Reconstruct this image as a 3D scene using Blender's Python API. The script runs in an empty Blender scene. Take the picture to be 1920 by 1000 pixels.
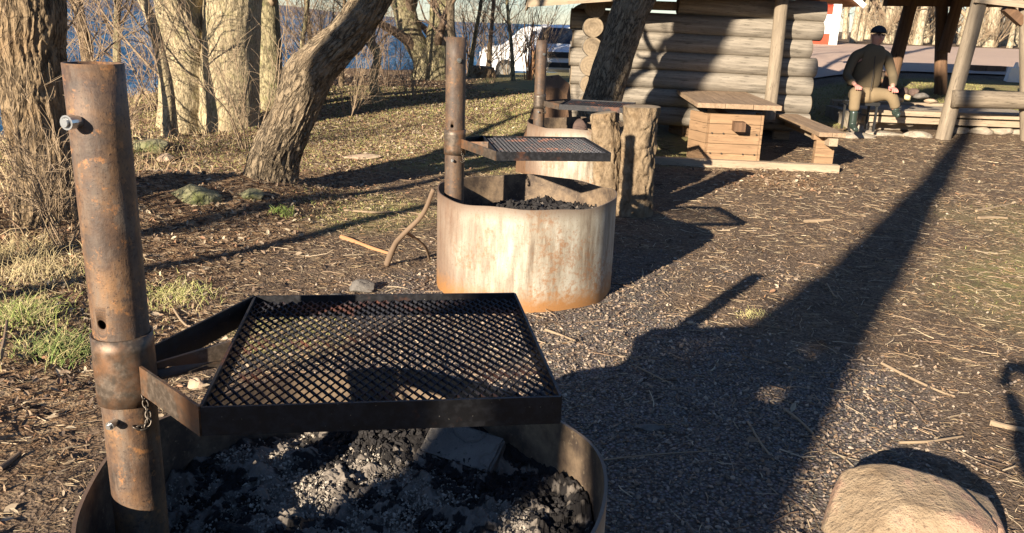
import bpy, bmesh, math, random
import numpy as np
from mathutils import Vector, Matrix
R_=math.radians
# ---------------------------------------------------------------- scene, camera, sky, sun
sc=bpy.context.scene
COL=sc.collection
CAM_H=1.6; FPX=1550.0; PITCH=R_(16.4); ROLL=R_(2.0)
fwd=np.array([0,math.cos(PITCH),-math.sin(PITCH)]); up0=np.array([0,math.sin(PITCH),math.cos(PITCH)]); r0=np.array([1.0,0,0])
cx_=math.cos(ROLL)*r0+math.sin(ROLL)*up0; cy_=-math.sin(ROLL)*r0+math.cos(ROLL)*up0
cd=bpy.data.cameras.new('camera'); cam=bpy.data.objects.new('camera',cd); COL.objects.link(cam)
m=Matrix.Identity(4)
for i in range(3): m[i][0]=cx_[i]; m[i][1]=cy_[i]; m[i][2]=-fwd[i]
m[2][3]=CAM_H; cam.matrix_world=m
cd.sensor_width=36; cd.lens=FPX/1920*36; cd.clip_start=.05; cd.clip_end=12000
sc.camera=cam
SUN_EL=R_(18.2); SUN_AZ=R_(33.2)          # travel azimuth, clockwise from +Y
trav=np.array([math.sin(SUN_AZ),math.cos(SUN_AZ),0])
ld=np.array([trav[0]*math.cos(SUN_EL),trav[1]*math.cos(SUN_EL),-math.sin(SUN_EL)])
sl=bpy.data.lights.new('sun','SUN'); sl.energy=5.0; sl.angle=R_(.53); sl.color=(1,.87,.70)
so=bpy.data.objects.new('sun',sl); COL.objects.link(so); so.location=(-10,-15,12)
so.rotation_euler=Vector(ld).to_track_quat('-Z','Y').to_euler()
w=bpy.data.worlds.new('World'); sc.world=w; w.use_nodes=True
wn=w.node_tree; bg=wn.nodes['Background']; sky=wn.nodes.new('ShaderNodeTexSky'); sky.sky_type='NISHITA'
sky.sun_disc=False; sky.sun_elevation=SUN_EL; sky.sun_rotation=R_(180)+SUN_AZ
sky.air_density=1.0; sky.dust_density=.1; sky.ozone_density=3.0
tint=wn.nodes.new('ShaderNodeMix'); tint.data_type='RGBA'; tint.blend_type='MULTIPLY'; tint.inputs[0].default_value=1; tint.inputs[7].default_value=(.92,.97,1.12,1)
wn.links.new(sky.outputs[0],tint.inputs[6]); wn.links.new(tint.outputs[2],bg.inputs[0]); bg.inputs[1].default_value=.047
sc.view_settings.view_transform='Standard'; sc.view_settings.look='None'; sc.view_settings.exposure=1.48; sc.view_settings.gamma=1
sc.cycles.max_bounces=6

rng=np.random.default_rng(7); random.seed(7)
def ray(px,py):
    u=px-960; v=py-500; a=u*math.cos(ROLL)+v*math.sin(ROLL); b=-u*math.sin(ROLL)+v*math.cos(ROLL)
    return fwd*FPX+r0*a-up0*b
def at(px,py,Y):
    r=ray(px,py); return np.array([0,0,CAM_H])+r*(Y/r[1])
# ---------------------------------------------------------------- numpy noise
def _h(ix,iy,iz,s):
    h=(ix.astype(np.int64)*374761393+iy.astype(np.int64)*668265263+iz.astype(np.int64)*2147483647+s*974634777)&0xffffffff
    h=((h^(h>>13))*1274126177)&0xffffffff; h=h^(h>>16); h=(h*2246822519)&0xffffffff; h^=h>>13
    return h/4294967295.0
def vn(p,s=0):
    p=np.asarray(p,float); f=np.floor(p); t=p-f; t=t*t*(3-2*t); i=f.astype(np.int64); o=0
    for dx in (0,1):
        for dy in (0,1):
            for dz in (0,1):
                w_=(t[...,0] if dx else 1-t[...,0])*(t[...,1] if dy else 1-t[...,1])*(t[...,2] if dz else 1-t[...,2])
                o=o+w_*_h(i[...,0]+dx,i[...,1]+dy,i[...,2]+dz,s)
    return o*2-1
def fbm(p,s=0,o=4):
    p=np.asarray(p,float); a=1.; r=0; n=0
    for k in range(o): r=r+a*vn(p*2**k+k*13.7,s+k); n+=a; a*=.5
    return r/n
def ss(a,b,x): t=np.clip((x-a)/(b-a),0,1); return t*t*(3-2*t)
# ---------------------------------------------------------------- terrain
EDGE=np.array([(-5.6,-40),(-5.2,-4),(-4.9,3),(-5.6,8),(-6.2,13),(-5.4,19),(-3.9,25),(-3.2,32),(1.5,39),(12,47),(45,75),(300,300)],float)
def edge_x(y): return np.interp(y,EDGE[:,1],EDGE[:,0])
def hz(x,y):
    x=np.asarray(x,float); y=np.asarray(y,float)
    L=np.interp(y,[-50,9,11,14,18,22,26,30,45,100],[0,0,.06,.2,.27,.3,.1,-.35,-.6,-.6])
    Rr=np.interp(y,[-50,9,10.5,12.3,13.8,15.5,17.5,22,27,45,80,300],[0,.0,.08,.16,.38,.62,.88,1.14,1.3,1.46,1.9,4])
    w_=ss(3,8,x-np.clip(y-20,0,60)*.06)
    z=L*(1-w_)+Rr*w_
    P=np.stack([x,y,0*x],-1)
    z=z+.025*fbm(P*.7,3,3)+.012*vn(P*4,5)*np.exp(-np.clip(y-8,0,99)/8)
    z=z+.16*np.exp(-((x+3.0)**2/.9+(y-6.9)**2/.5))+.12*np.exp(-((x+2.2)**2/.25+(y-7.35)**2/.2))
    z=z+.10*ss(-1.6,-3.2,x)*ss(9,6,y)+.1*fbm(P*.9,8,2)*ss(-2,-4,x)
    z=z+11*ss(-16,-62,y-.25*np.abs(x+5))*ss(-95,-30,x)  # unseen hill added behind the camera to darken surfaces facing it
    d=(edge_x(y)-x)
    z=z-3.6*ss(0,7,d)-.0*d
    z=z-4*ss(7,60,d)
    return z
def gp(px,py):
    r=ray(px,py); o=np.array([0,0,CAM_H]); t=.0005
    for k in range(4000):
        p=o+r*t
        if p[2]<float(hz(p[0],p[1])): return p
        t*=1.004
    return p
# ---------------------------------------------------------------- mesh builder
def wloc(o):
    v=Vector((0,0,0))
    while o is not None: v=v+o.location; o=o.parent
    return v
class MB:
    def __init__(s): s.V=[];s.R=[];s.C=[];s.Q=[];s.T=[];s.MQ=[];s.MT=[];s.n=0
    def add(s,V,Q=None,T=None,rest=None,col=None,mi=0):
        V=np.asarray(V,float).reshape(-1,3); s.V.append(V); s.R.append(V if rest is None else np.asarray(rest,float).reshape(-1,3))
        c=np.ones((len(V),4)); 
        if col is not None: c[:,:3]=col
        s.C.append(c)
        if Q is not None and len(Q): Q=np.asarray(Q,np.int64).reshape(-1,4)+s.n; s.Q.append(Q); s.MQ.append(np.full(len(Q),mi))
        if T is not None and len(T): T=np.asarray(T,np.int64).reshape(-1,3)+s.n; s.T.append(T); s.MT.append(np.full(len(T),mi))
        s.n+=len(V); return s
    def box(s,c,size,rot=None,taper=None,mi=0,col=None):
        h=np.array(size)/2; V=np.array([(x,y,z) for z in(-1,1) for y in(-1,1) for x in(-1,1)],float)*h
        if taper: V[4:,0]*=taper[0]; V[4:,1]*=taper[1]
        rest=V+rng.random(3)*9
        if rot is not None: V=V@np.array(rot).T
        return s.add(V+np.array(c),Q=[(0,2,3,1),(4,5,7,6),(0,1,5,4),(2,6,7,3),(0,4,6,2),(1,3,7,5)],rest=rest,mi=mi,col=col)
    def beam(s,a,b,w_,h,up=(0,0,1),mi=0):
        a=np.array(a,float); b=np.array(b,float); d=b-a; L=np.linalg.norm(d); d/=L; u=np.array(up,float); sd=np.cross(d,u); sd/=np.linalg.norm(sd); u=np.cross(sd,d)
        return s.box((a+b)/2,(L,w_,h),rot=np.stack([d,-sd,u],1),mi=mi)
    def tube(s,pts,rad,n=12,cap=True,fn=None,seg=None,ref=None,mi=0,smooth_=True,col=None):
        pts=np.asarray(pts,float); rad=np.broadcast_to(np.asarray(rad,float),(len(pts),))
        if seg: pts,rad=spline(pts,rad,seg)
        V,rest=tubev(pts,rad,n,fn,ref); K=len(pts)
        i=np.arange(K-1)[:,None]*n; j=np.arange(n)[None]; j2=(j+1)%n
        Q=np.stack([i+j,i+j2,i+n+j2,i+n+j],-1).reshape(-1,4)
        T=[]
        if cap:
            V=np.vstack([V,pts[:1],pts[-1:]]); rest=np.vstack([rest,rest[:n].mean(0)[None],rest[-n:].mean(0)[None]])
            c0=K*n;c1=c0+1; k=np.arange(n); k2=(k+1)%n
            T=np.vstack([np.stack([np.full(n,c0),k2,k],-1),np.stack([np.full(n,c1),(K-1)*n+k,(K-1)*n+k2],-1)])
        return s.add(V,Q,T,rest,mi=mi,col=col)
    def batch(s,P,R,n=3,col=None):
        # P (M,K,3), R (M,K)
        M_,K,_=P.shape
        if M_==0: return s
        T=np.gradient(P,axis=1); T/=np.linalg.norm(T,axis=2,keepdims=True)+1e-9
        ref=np.where(np.abs(T[...,2:3])>.8,np.array([1.,0,0]),np.array([0,0,1.]))
        ref=np.broadcast_to(ref[:,:1],P.shape)
        N=np.cross(T,ref); N/=np.linalg.norm(N,axis=2,keepdims=True)+1e-9; B=np.cross(T,N)
        th=np.arange(n)*2*math.pi/n
        V=P[:,:,None]+R[:,:,None,None]*(np.cos(th)[:,None]*N[:,:,None]+np.sin(th)[:,None]*B[:,:,None])
        b=np.arange(M_)[:,None,None]*K*n; i=np.arange(K-1)[None,:,None]*n; j=np.arange(n)[None,None]; j2=(j+1)%n
        Q=np.stack([b+i+j,b+i+j2,b+i+n+j2,b+i+n+j],-1).reshape(-1,4)
        if col is not None: col=np.repeat(col,K*n,0)
        return s.add(V.reshape(-1,3),Q,col=col)
    def inst(s,bV,bT,pos,scale,Rm,col=None):
        V=np.einsum('mij,mbj->mbi',Rm,bV[None]*scale[:,None,:])+pos[:,None,:]
        T=(np.arange(len(pos))[:,None,None]*len(bV)+np.asarray(bT)[None]).reshape(-1,3)
        if col is not None: col=np.repeat(col,len(bV),0)
        return s.add(V.reshape(-1,3),T=T,col=col)
    def build(s,name,mat,parent=None,smooth=False,loc=None,jitter=0):
        V=np.vstack(s.V)
        if jitter: V=V+jitter*np.stack([vn(V*9,71),vn(V*9,72),vn(V*9,73)],-1)
        me=bpy.data.meshes.new(name); nq=sum(map(len,s.Q)); nt=sum(map(len,s.T))
        org=np.zeros(3) if loc is None else np.array(loc,float)
        me.vertices.add(len(V)); me.vertices.foreach_set('co',(V-org).astype(np.float32).ravel())
        lp=np.concatenate([q.ravel() for q in s.Q]+[t.ravel() for t in s.T]) if nq+nt else np.zeros(0)
        me.loops.add(len(lp)); me.loops.foreach_set('vertex_index',lp.astype(np.int32))
        me.polygons.add(nq+nt); st=np.concatenate([np.arange(nq)*4,nq*4+np.arange(nt)*3]).astype(np.int32)
        me.polygons.foreach_set('loop_start',st)
        mi=np.concatenate(s.MQ+s.MT).astype(np.int32); me.polygons.foreach_set('material_index',mi)
        me.polygons.foreach_set('use_smooth',np.full(nq+nt,smooth))
        me.update(calc_edges=True)
        a=me.attributes.new('rest','FLOAT_VECTOR','POINT'); a.data.foreach_set('vector',np.vstack(s.R).astype(np.float32).ravel())
        a=me.attributes.new('col','FLOAT_COLOR','POINT'); a.data.foreach_set('color',np.vstack(s.C).astype(np.float32).ravel())
        for mm in (mat if isinstance(mat,(list,tuple)) else [mat]): me.materials.append(mm)
        o=bpy.data.objects.new(name,me); COL.objects.link(o); o.location=org
        if parent is not None:
            o.parent=parent; o.location=Vector(org)-wloc(parent)
        return o
def spline(pts,rad,seg):
    K=len(pts)
    if K<3:
        L=np.linalg.norm(pts[-1]-pts[0]); n=max(2,int(L/seg)+1); t=np.linspace(0,1,n); return pts[0]+(pts[-1]-pts[0])*t[:,None],rad[0]+(rad[-1]-rad[0])*t
    L=np.linalg.norm(np.diff(pts,axis=0),axis=1).sum(); n=max(3,int(L/seg)+1); u=np.linspace(0,K-1-1e-6,n); i=u.astype(int); t=(u-i)[:,None]
    P=np.vstack([2*pts[0]-pts[1],pts,2*pts[-1]-pts[-2]]); p0,p1,p2,p3=P[i],P[i+1],P[i+2],P[i+3]
    o=.5*(2*p1+(p2-p0)*t+(2*p0-5*p1+4*p2-p3)*t**2+(3*p1-p0-3*p2+p3)*t**3)
    return o,np.interp(u,np.arange(K),rad)
def tubev(pts,rad,n,fn=None,ref=None):
    T=np.gradient(pts,axis=0); T/=np.linalg.norm(T,axis=1,keepdims=True)
    if ref is None:
        D=pts[-1]-pts[0]; D=D/np.linalg.norm(D); ref=(1.,0,0) if abs(D[2])>.5 else (0,0,1.)
    ref=np.array(ref,float); N=ref-T*(T@ref)[:,None]; N/=np.linalg.norm(N,axis=1,keepdims=True)+1e-9; B=np.cross(T,N)
    th=np.arange(n)*2*math.pi/n; s_=np.concatenate([[0],np.cumsum(np.linalg.norm(np.diff(pts,axis=0),axis=1))])
    r=np.repeat(rad[:,None],n,1); S=np.repeat(s_[:,None],n,1); TH=np.repeat(th[None],len(pts),0)
    rest=np.stack([np.cos(TH)*r,np.sin(TH)*r,S],-1)
    if fn is not None: r=fn(r,TH,S,rest)
    V=pts[:,None]+r[...,None]*(np.cos(th)[None,:,None]*N[:,None]+np.sin(th)[None,:,None]*B[:,None])
    return V.reshape(-1,3),rest.reshape(-1,3)
def tag(o,label=None,cat=None,group=None,kind=None):
    if label: o['label']=label
    if cat: o['category']=cat
    if group: o['group']=group
    if kind: o['kind']=kind
    return o
def empty(name,loc,label,cat,group=None):
    o=bpy.data.objects.new(name,None); COL.objects.link(o); o.location=[float(c) for c in loc]; o.empty_display_size=.1
    return tag(o,label,cat,group)
# ---------------------------------------------------------------- materials
class NT:
    def __init__(s,name):
        s.m=bpy.data.materials.new(name); s.m.use_nodes=True; s.t=s.m.node_tree; s.b=s.t.nodes['Principled BSDF']; s.o=s.t.nodes['Material Output']
    def set(s,sock,v):
        if isinstance(v,bpy.types.NodeSocket): s.t.links.new(v,sock)
        elif v is not None:
            if sock.type=='RGBA' and len(v)==3: v=(*v,1)
            sock.default_value=v
    def n(s,typ,ins=None,out=0,**kw):
        nd=s.t.nodes.new('ShaderNode'+typ)
        for k,v in kw.items(): setattr(nd,k,v)
        for k,v in (ins or {}).items(): s.set(nd.inputs[k],v)
        return nd.outputs[out]
    def attr(s,name,out=1): return s.n('Attribute',out=out,attribute_name=name)
    def rest(s,sc_=(1,1,1)): return s.n('Mapping',{0:s.attr('rest'),3:sc_})
    def coord(s,sc_=(1,1,1)): return s.n('Mapping',{0:s.n('TexCoord',out=3),3:sc_})
    def pos(s,sc_=(1,1,1)): return s.n('Mapping',{0:s.n('NewGeometry',out=0),3:sc_})
    def noise(s,v,scale,detail=5,rough=.6,out=0,dist=0): return s.n('TexNoise',{'Vector':v,'Scale':scale,'Detail':detail,'Roughness':rough,'Distortion':dist},out=out)
    def vor(s,v,scale,out=0,feature='F1'): return s.n('TexVoronoi',{'Vector':v,'Scale':scale},out=out,feature=feature)
    def ramp(s,f,stops,interp='LINEAR'):
        nd=s.t.nodes.new('ShaderNodeValToRGB'); nd.color_ramp.interpolation=interp; e=nd.color_ramp.elements
        while len(e)<len(stops): e.new(.5)
        for q,(p,c) in zip(e,stops): q.position=p; q.color=(*c,1) if len(c)==3 else c
        s.set(nd.inputs[0],f); return nd.outputs[0]
    def step(s,f,a,b):  return s.n('MapRange',{0:f,1:a,2:b,3:0.,4:1.})
    def mix(s,f,a,b,mode='MIX'):
        nd=s.t.nodes.new('ShaderNodeMix'); nd.data_type='RGBA'; nd.blend_type=mode; s.set(nd.inputs[0],f); s.set(nd.inputs[6],a); s.set(nd.inputs[7],b); return nd.outputs[2]
    def math(s,op,a,b=0.): return s.n('Math',{0:a,1:b},operation=op)
    def bump(s,h,strength=.5,dist=.01,nrm=None): return s.n('Bump',{'Height':h,'Strength':strength,'Distance':dist,'Normal':nrm} if nrm is not None else {'Height':h,'Strength':strength,'Distance':dist})
    def fin(s,col,rough=.8,normal=None,metal=0.,spec=None):
        s.set(s.b.inputs['Base Color'],col); s.set(s.b.inputs['Roughness'],rough); s.set(s.b.inputs['Metallic'],metal)
        if normal is not None: s.set(s.b.inputs['Normal'],normal)
        if spec is not None: s.set(s.b.inputs['Specular IOR Level'],spec)
        return s.m
def m_rust(nm='rusted_pipe_steel',dk=1.):
    t=NT(nm); v=t.rest(); sk=t.noise(t.rest((1,1,.06)),60,4,.7); n=t.noise(v,9,6,.65); n2=t.noise(t.rest((1,1,.3)),26,5,.7); n3=t.noise(v,150,3,.7)
    c=t.ramp(n,[(.28,(.035,.024,.018)),(.44,(.10,.06,.038)),(.58,(.185,.105,.052)),(.75,(.33,.165,.065))])
    c=t.mix(t.step(n2,.50,.68),c,(.15,.115,.085)); c=t.mix(t.step(n3,.6,.68),c,(.035,.02,.015))
    c=t.mix(t.step(t.noise(v,5,4,.5),.54,.68),c,(.06,.05,.043)); c=t.mix(t.math('MULTIPLY',t.step(sk,.5,.7),.14),c,(.34,.16,.06)); c=t.mix(t.math('MULTIPLY',t.step(t.noise(v,75,4,.75),.5,.64),.55),c,(.055,.036,.026)); c=t.mix(t.math('MULTIPLY',t.step(t.noise(t.rest((1,1,2.5)),7,5,.7),.55,.7),.7),c,(.075,.06,.05)); c=t.mix(t.math('MULTIPLY',t.step(t.noise(v,38,4,.7),.58,.68),.6),c,(.40,.18,.06)); c=t.mix(1-dk,c,(.04,.033,.028))
    return t.fin(c,t.ramp(n2,[(.3,(.45,)*3),(.7,(.8,)*3)]),t.bump(t.math('ADD',n3,t.math('MULTIPLY',n2,2.)),.5,.0014),.1)
def m_steel(name,base,rust,amt):
    t=NT(name); v=t.rest(); n=t.noise(v,7,5,.65); n2=t.noise(v,60,4,.7)
    c=t.mix(t.step(n2,.45,.7),base,tuple(x*1.9 for x in base)); c=t.mix(t.step(n,amt,amt+.14),c,rust); c=t.mix(t.step(t.noise(v,150,2),.73,.78),c,(.3,.27,.22))
    return t.fin(c,t.ramp(n2,[(.3,(.38,)*3),(.7,(.62,)*3)]),t.bump(n2,.3,.001),.5)
def m_ring():
    t=NT('weathered_ring_steel'); v=t.coord(); vs=t.coord((1,1,.18)); z=t.n('SeparateXYZ',{0:v},out=2); x=t.n('SeparateXYZ',{0:v},out=0)
    n=t.noise(v,2.6,5,.6); st=t.noise(vs,13,6,.72); sp=t.noise(v,34,5,.75); f=t.noise(v,120,3,.7)
    c=t.ramp(st,[(.32,(.15,.11,.075)),(.46,(.28,.24,.18)),(.62,(.42,.385,.31)),(.8,(.37,.355,.31))])
    rustm=t.step(t.math('ADD',t.math('MULTIPLY',sp,.62),t.math('MULTIPLY',n,.62)),.65,.76)
    c=t.mix(t.math('MULTIPLY',rustm,.75),c,t.mix(st,(.17,.07,.03),(.34,.17,.065)))
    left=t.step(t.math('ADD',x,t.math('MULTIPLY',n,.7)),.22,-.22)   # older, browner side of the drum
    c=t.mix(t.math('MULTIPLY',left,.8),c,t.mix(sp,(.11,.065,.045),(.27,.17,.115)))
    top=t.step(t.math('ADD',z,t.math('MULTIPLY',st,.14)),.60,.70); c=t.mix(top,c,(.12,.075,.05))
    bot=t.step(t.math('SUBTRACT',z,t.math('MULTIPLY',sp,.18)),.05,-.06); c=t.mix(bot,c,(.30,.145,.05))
    c=t.mix(t.step(f,.6,.72),c,(.15,.10,.07))
    return t.fin(c,.62,t.bump(t.math('ADD',f,sp),.4,.0015),.1)
def m_ringin():
    t=NT('sooty_ring_inside'); v=t.coord(); n=t.noise(v,6,5,.7); n2=t.noise(v,45,4,.7)
    c=t.mix(t.step(n,.36,.60),(.22,.155,.095),(.06,.042,.03)); c=t.mix(t.step(n2,.6,.75),c,(.30,.23,.15))
    return t.fin(c,.75,t.bump(n2,.5,.002),.1)
def m_bark(name,dark,light,extra=None,fz=.22,sc_=22,moss=None,bs=.8):
    t=NT(name); v=t.rest((1,1,fz)); w_=t.noise(v,sc_*.4,4,.6,out=1)
    vv=t.n('VectorMath',{0:v,1:t.n('VectorMath',{0:w_,3:.10},operation='SCALE')},operation='ADD')
    e=t.math('ABSOLUTE',t.math('SUBTRACT',t.noise(vv,sc_,3,.55),.5)); n=t.noise(t.rest((1,1,.35)),sc_*2.6,6,.78); big=t.noise(t.rest(),2.2,4,.6)
    c=t.ramp(n,[(.28,dark),(.48,tuple((a+b)/2 for a,b in zip(dark,light))),(.7,light)]); c=t.mix(t.math('MULTIPLY',t.step(e,.07,.0),.85),c,tuple(a*.35 for a in dark))
    if extra: c=t.mix(t.step(big,.5,.68),c,extra)
    if moss: c=t.mix(t.math('MULTIPLY',t.step(t.noise(t.rest(),6,4,.7),.53,.68),.6),c,moss)
    h=t.math('ADD',t.math('MULTIPLY',t.step(e,.0,.11),1.1),t.math('MULTIPLY',n,.9))
    return t.fin(c,.9,t.bump(h,bs,.014),spec=.2)
def m_wood(name,dark,light,axis=0,ring=False,ws=1.):
    t=NT(name); sc_=[18,18,18]; sc_[axis]=1.3; v=t.rest(tuple(sc_)); n=t.noise(v,1.2*ws,6,.65); n2=t.noise(v,5*ws,4,.7); big=t.noise(t.rest(),1.7,4,.6)
    c=t.ramp(n,[(.25,dark),(.48,tuple((a+b)/2 for a,b in zip(dark,light))),(.75,light)]); c=t.mix(t.step(n2,.57,.68),c,tuple(a*.4 for a in dark))
    sc2=[3.4]*3; sc2[axis]=.9
    k=t.vor(t.rest(tuple(sc2)),1.6); c=t.mix(t.step(k,.085,.03),c,tuple(a*.35 for a in dark)); c=t.mix(t.step(big,.45,.7),c,tuple(a*.62 for a in light))
    return t.fin(c,.8,t.bump(t.math('ADD',n,n2),.6,.006),spec=.25)
def m_end(name,dark,light):
    t=NT(name); v=t.attr('rest'); d=t.n('VectorMath',{0:v},out=1,operation='LENGTH'); r=t.n('TexWave',{'Vector':v,'Scale':8.,'Distortion':3.,'Detail':3.},wave_type='RINGS',rings_direction='SPHERICAL')
    n=t.noise(v,30,4,.7); c=t.mix(t.math('MULTIPLY',r,.3),t.mix(n,dark,light),dark); return t.fin(c,.85,t.bump(n,.4,.004),spec=.2)
def m_col(name,rough=.85,var=.35,sub=0):
    t=NT(name); c=t.attr('col',0); n=t.noise(t.pos(),140,3,.7); c=t.mix(t.math('MULTIPLY',n,var),c,tuple([.02,.015,.01]))
    m_=t.fin(c,rough,t.bump(n,.3,.002),spec=.25)
    return m_
def m_stone(name,a,b,c3=None,sc_=6.,bs=.6,ck=1.):
    t=NT(name); v=t.coord(); n=t.noise(v,sc_,7,.65); n2=t.noise(v,sc_*8,5,.7); c=t.ramp(n,[(.3,a),(.7,b)])
    if c3: c=t.mix(t.math('MULTIPLY',t.step(t.noise(v,sc_*.5,6,.7),.5,.62),.8),c,c3)
    c=t.mix(t.step(n2,.56,.72),c,tuple(x*.5 for x in a)); c=t.mix(t.math('MULTIPLY',t.step(t.noise(v,sc_*1.1,7,.75),.56,.66),.55),c,(.30,.29,.16) if a[0]>.2 else (.16,.15,.12))
    cr=t.n('TexVoronoi',{'Vector':t.n('VectorMath',{0:v,1:t.n('VectorMath',{0:t.noise(v,5,3,out=1),3:.25},operation='SCALE')},operation='ADD'),'Scale':sc_*.45},feature='DISTANCE_TO_EDGE')
    return t.fin(c,.85,t.bump(t.math('ADD',t.math('ADD',n,t.math('MULTIPLY',n2,.5)),t.math('MULTIPLY',t.step(cr,.0,.03),ck)),bs,.012),spec=.25)
def m_plain(name,c,rough=.6,metal=0.,var=.25,sc_=20,bump=.0):
    t=NT(name); n=t.noise(t.coord(),sc_,4,.65); return t.fin(t.mix(t.math('MULTIPLY',n,var),c,tuple(x*.35 for x in c)),rough,t.bump(n,bump,.005) if bump else None,metal)
def m_peeled():
    t=NT('peeled_log'); n=t.noise(t.rest((1,1,.7)),11,6,.7,dist=.4); n2=t.noise(t.rest((1,1,.6)),48,5,.75); big=t.noise(t.rest(),3.5,4,.6)
    c=t.ramp(n,[(.3,(.07,.048,.03)),(.45,(.18,.13,.08)),(.6,(.29,.215,.135)),(.75,(.38,.30,.20))]); c=t.mix(t.step(n2,.55,.72),c,(.13,.09,.055)); c=t.mix(t.math('MULTIPLY',t.step(big,.5,.66),.6),c,(.26,.17,.09))
    return t.fin(c,.9,t.bump(t.math('ADD',n2,t.math('MULTIPLY',n,1.5)),1.,.02),spec=.2)
MAT=dict(
 rust=m_rust(), rust2=m_rust('dark_rusted_pipe',.55), steel=m_steel('blackened_steel',(.016,.016,.018),(.13,.055,.03),.60), gratem=m_steel('grate_steel',(.018,.018,.022),(.16,.06,.032),.54),
 sleeve=m_steel('sooty_sleeve_steel',(.085,.066,.05),(.20,.105,.055),.46), ring=m_ring(), ringin=m_ringin(),
 chrome=m_plain('galvanised_bolt',(.62,.62,.6),.28,.9,.2), chain=m_plain('chain_steel',(.12,.1,.08),.45,.8,.5),
 barkA=m_bark('furrowed_bark',(.07,.048,.03),(.37,.27,.16),(.30,.20,.11),bs=1.), barkB=m_bark('smooth_bark',(.24,.19,.11),(.50,.41,.26),(.33,.27,.165),fz=.3,sc_=30,moss=(.30,.27,.13),bs=.4),
 barkC=m_bark('mossy_bark',(.15,.125,.07),(.40,.34,.20),None,.3,18,(.14,.15,.05),.5), barkD=m_bark('leaning_tree_bark',(.065,.048,.034),(.40,.31,.20),(.30,.225,.145),fz=.3,sc_=24,bs=1.2),
 far=m_bark('distant_bark',(.26,.21,.14),(.52,.43,.30),None,.3,10,(.36,.33,.20),.3), twig=m_plain('bare_twig_bark',(.20,.135,.085),.85,0,.6,3), twigp=m_plain('pale_twig_bark',(.33,.24,.15),.85,0,.6,3), twigo=m_plain('orange_stem_bark',(.42,.22,.10),.85,0,.5,3),
 log=m_wood('weathered_log',(.075,.064,.05),(.34,.295,.235),2), logend=m_end('log_end_grain',(.12,.09,.06),(.36,.28,.185)), post=m_wood('weathered_post',(.10,.078,.055),(.31,.25,.18),2), postr=m_wood('reddish_post',(.06,.035,.022),(.20,.115,.065),2),
 plank=m_wood('grey_plank',(.14,.095,.06),(.40,.28,.18),0), plankv=m_wood('orange_plank',(.13,.08,.045),(.38,.24,.135),0,ws=.8), plankg=m_wood('pale_plank',(.22,.17,.12),(.45,.35,.24),0),
 cutlog=m_peeled(),
 rock=m_stone('sandstone_boulder',(.20,.14,.085),(.42,.32,.21),(.40,.23,.16),7.,1.5,0.), rockg=m_stone('grey_stone',(.09,.08,.07),(.21,.19,.165),None,9), rockt=m_stone('tan_stone',(.30,.21,.14),(.45,.34,.24),None,9), rocky=m_stone('yellow_stone',(.50,.40,.20),(.62,.52,.30),None,9), rockd=m_stone('sooty_stone',(.05,.035,.03),(.14,.09,.07),None,9),
 mason=m_stone('pale_masonry',(.24,.20,.15),(.40,.34,.27),None,5), mossr=m_stone('mossy_stone',(.13,.13,.06),(.30,.27,.18),(.11,.13,.03),5),
 char=m_stone('charcoal',(.008,.008,.009),(.03,.028,.028),None,25), gravel=m_col('gravel_stone',.85,.3), leaf=m_col('dead_leaf',.75,.3), grass=m_col('grass_blade',.8,.15),
 red=m_plain('red_paint',(.50,.06,.025),.7,0,.2), redd=m_plain('dark_red_board',(.24,.035,.02),.75,0,.3), white=m_plain('white_paint',(.8,.79,.76),.6,0,.06), roofw=m_wood('roof_board',(.16,.08,.04),(.40,.22,.11),1), tarp=m_plain('roof_felt',(.05,.05,.05),.9,0,.4),
 car=m_plain('white_car_paint',(.8,.8,.8),.25,0,.03), glass=m_plain('dark_window_glass',(.015,.02,.03),.08,0,0), tyre=m_plain('tyre_rubber',(.02,.02,.02),.8,0,.2), cardark=m_plain('black_trim',(.02,.02,.02),.5,0,.2), carred=m_plain('red_stripe',(.5,.04,.03),.4,0,.1), green=m_plain('green_badge',(.02,.3,.14),.5,0,.1), lamp=m_plain('headlight_glass',(.6,.6,.62),.1,.3,0),
 skin=m_plain('skin',(.50,.27,.20),.6,0,.15), jacket=m_plain('olive_jacket',(.12,.09,.05),.9,0,.35,30,.4), trousers=m_plain('khaki_trousers',(.20,.145,.08),.9,0,.35,24,.5), boot=m_plain('rubber_boot',(.035,.05,.04),.3,0,.3), cap=m_plain('dark_cap',(.02,.02,.025),.9,0,.2), glove=m_plain('pink_glove',(.62,.24,.2),.75,0,.2), hair=m_plain('dark_hair',(.03,.02,.015),.8))
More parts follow.
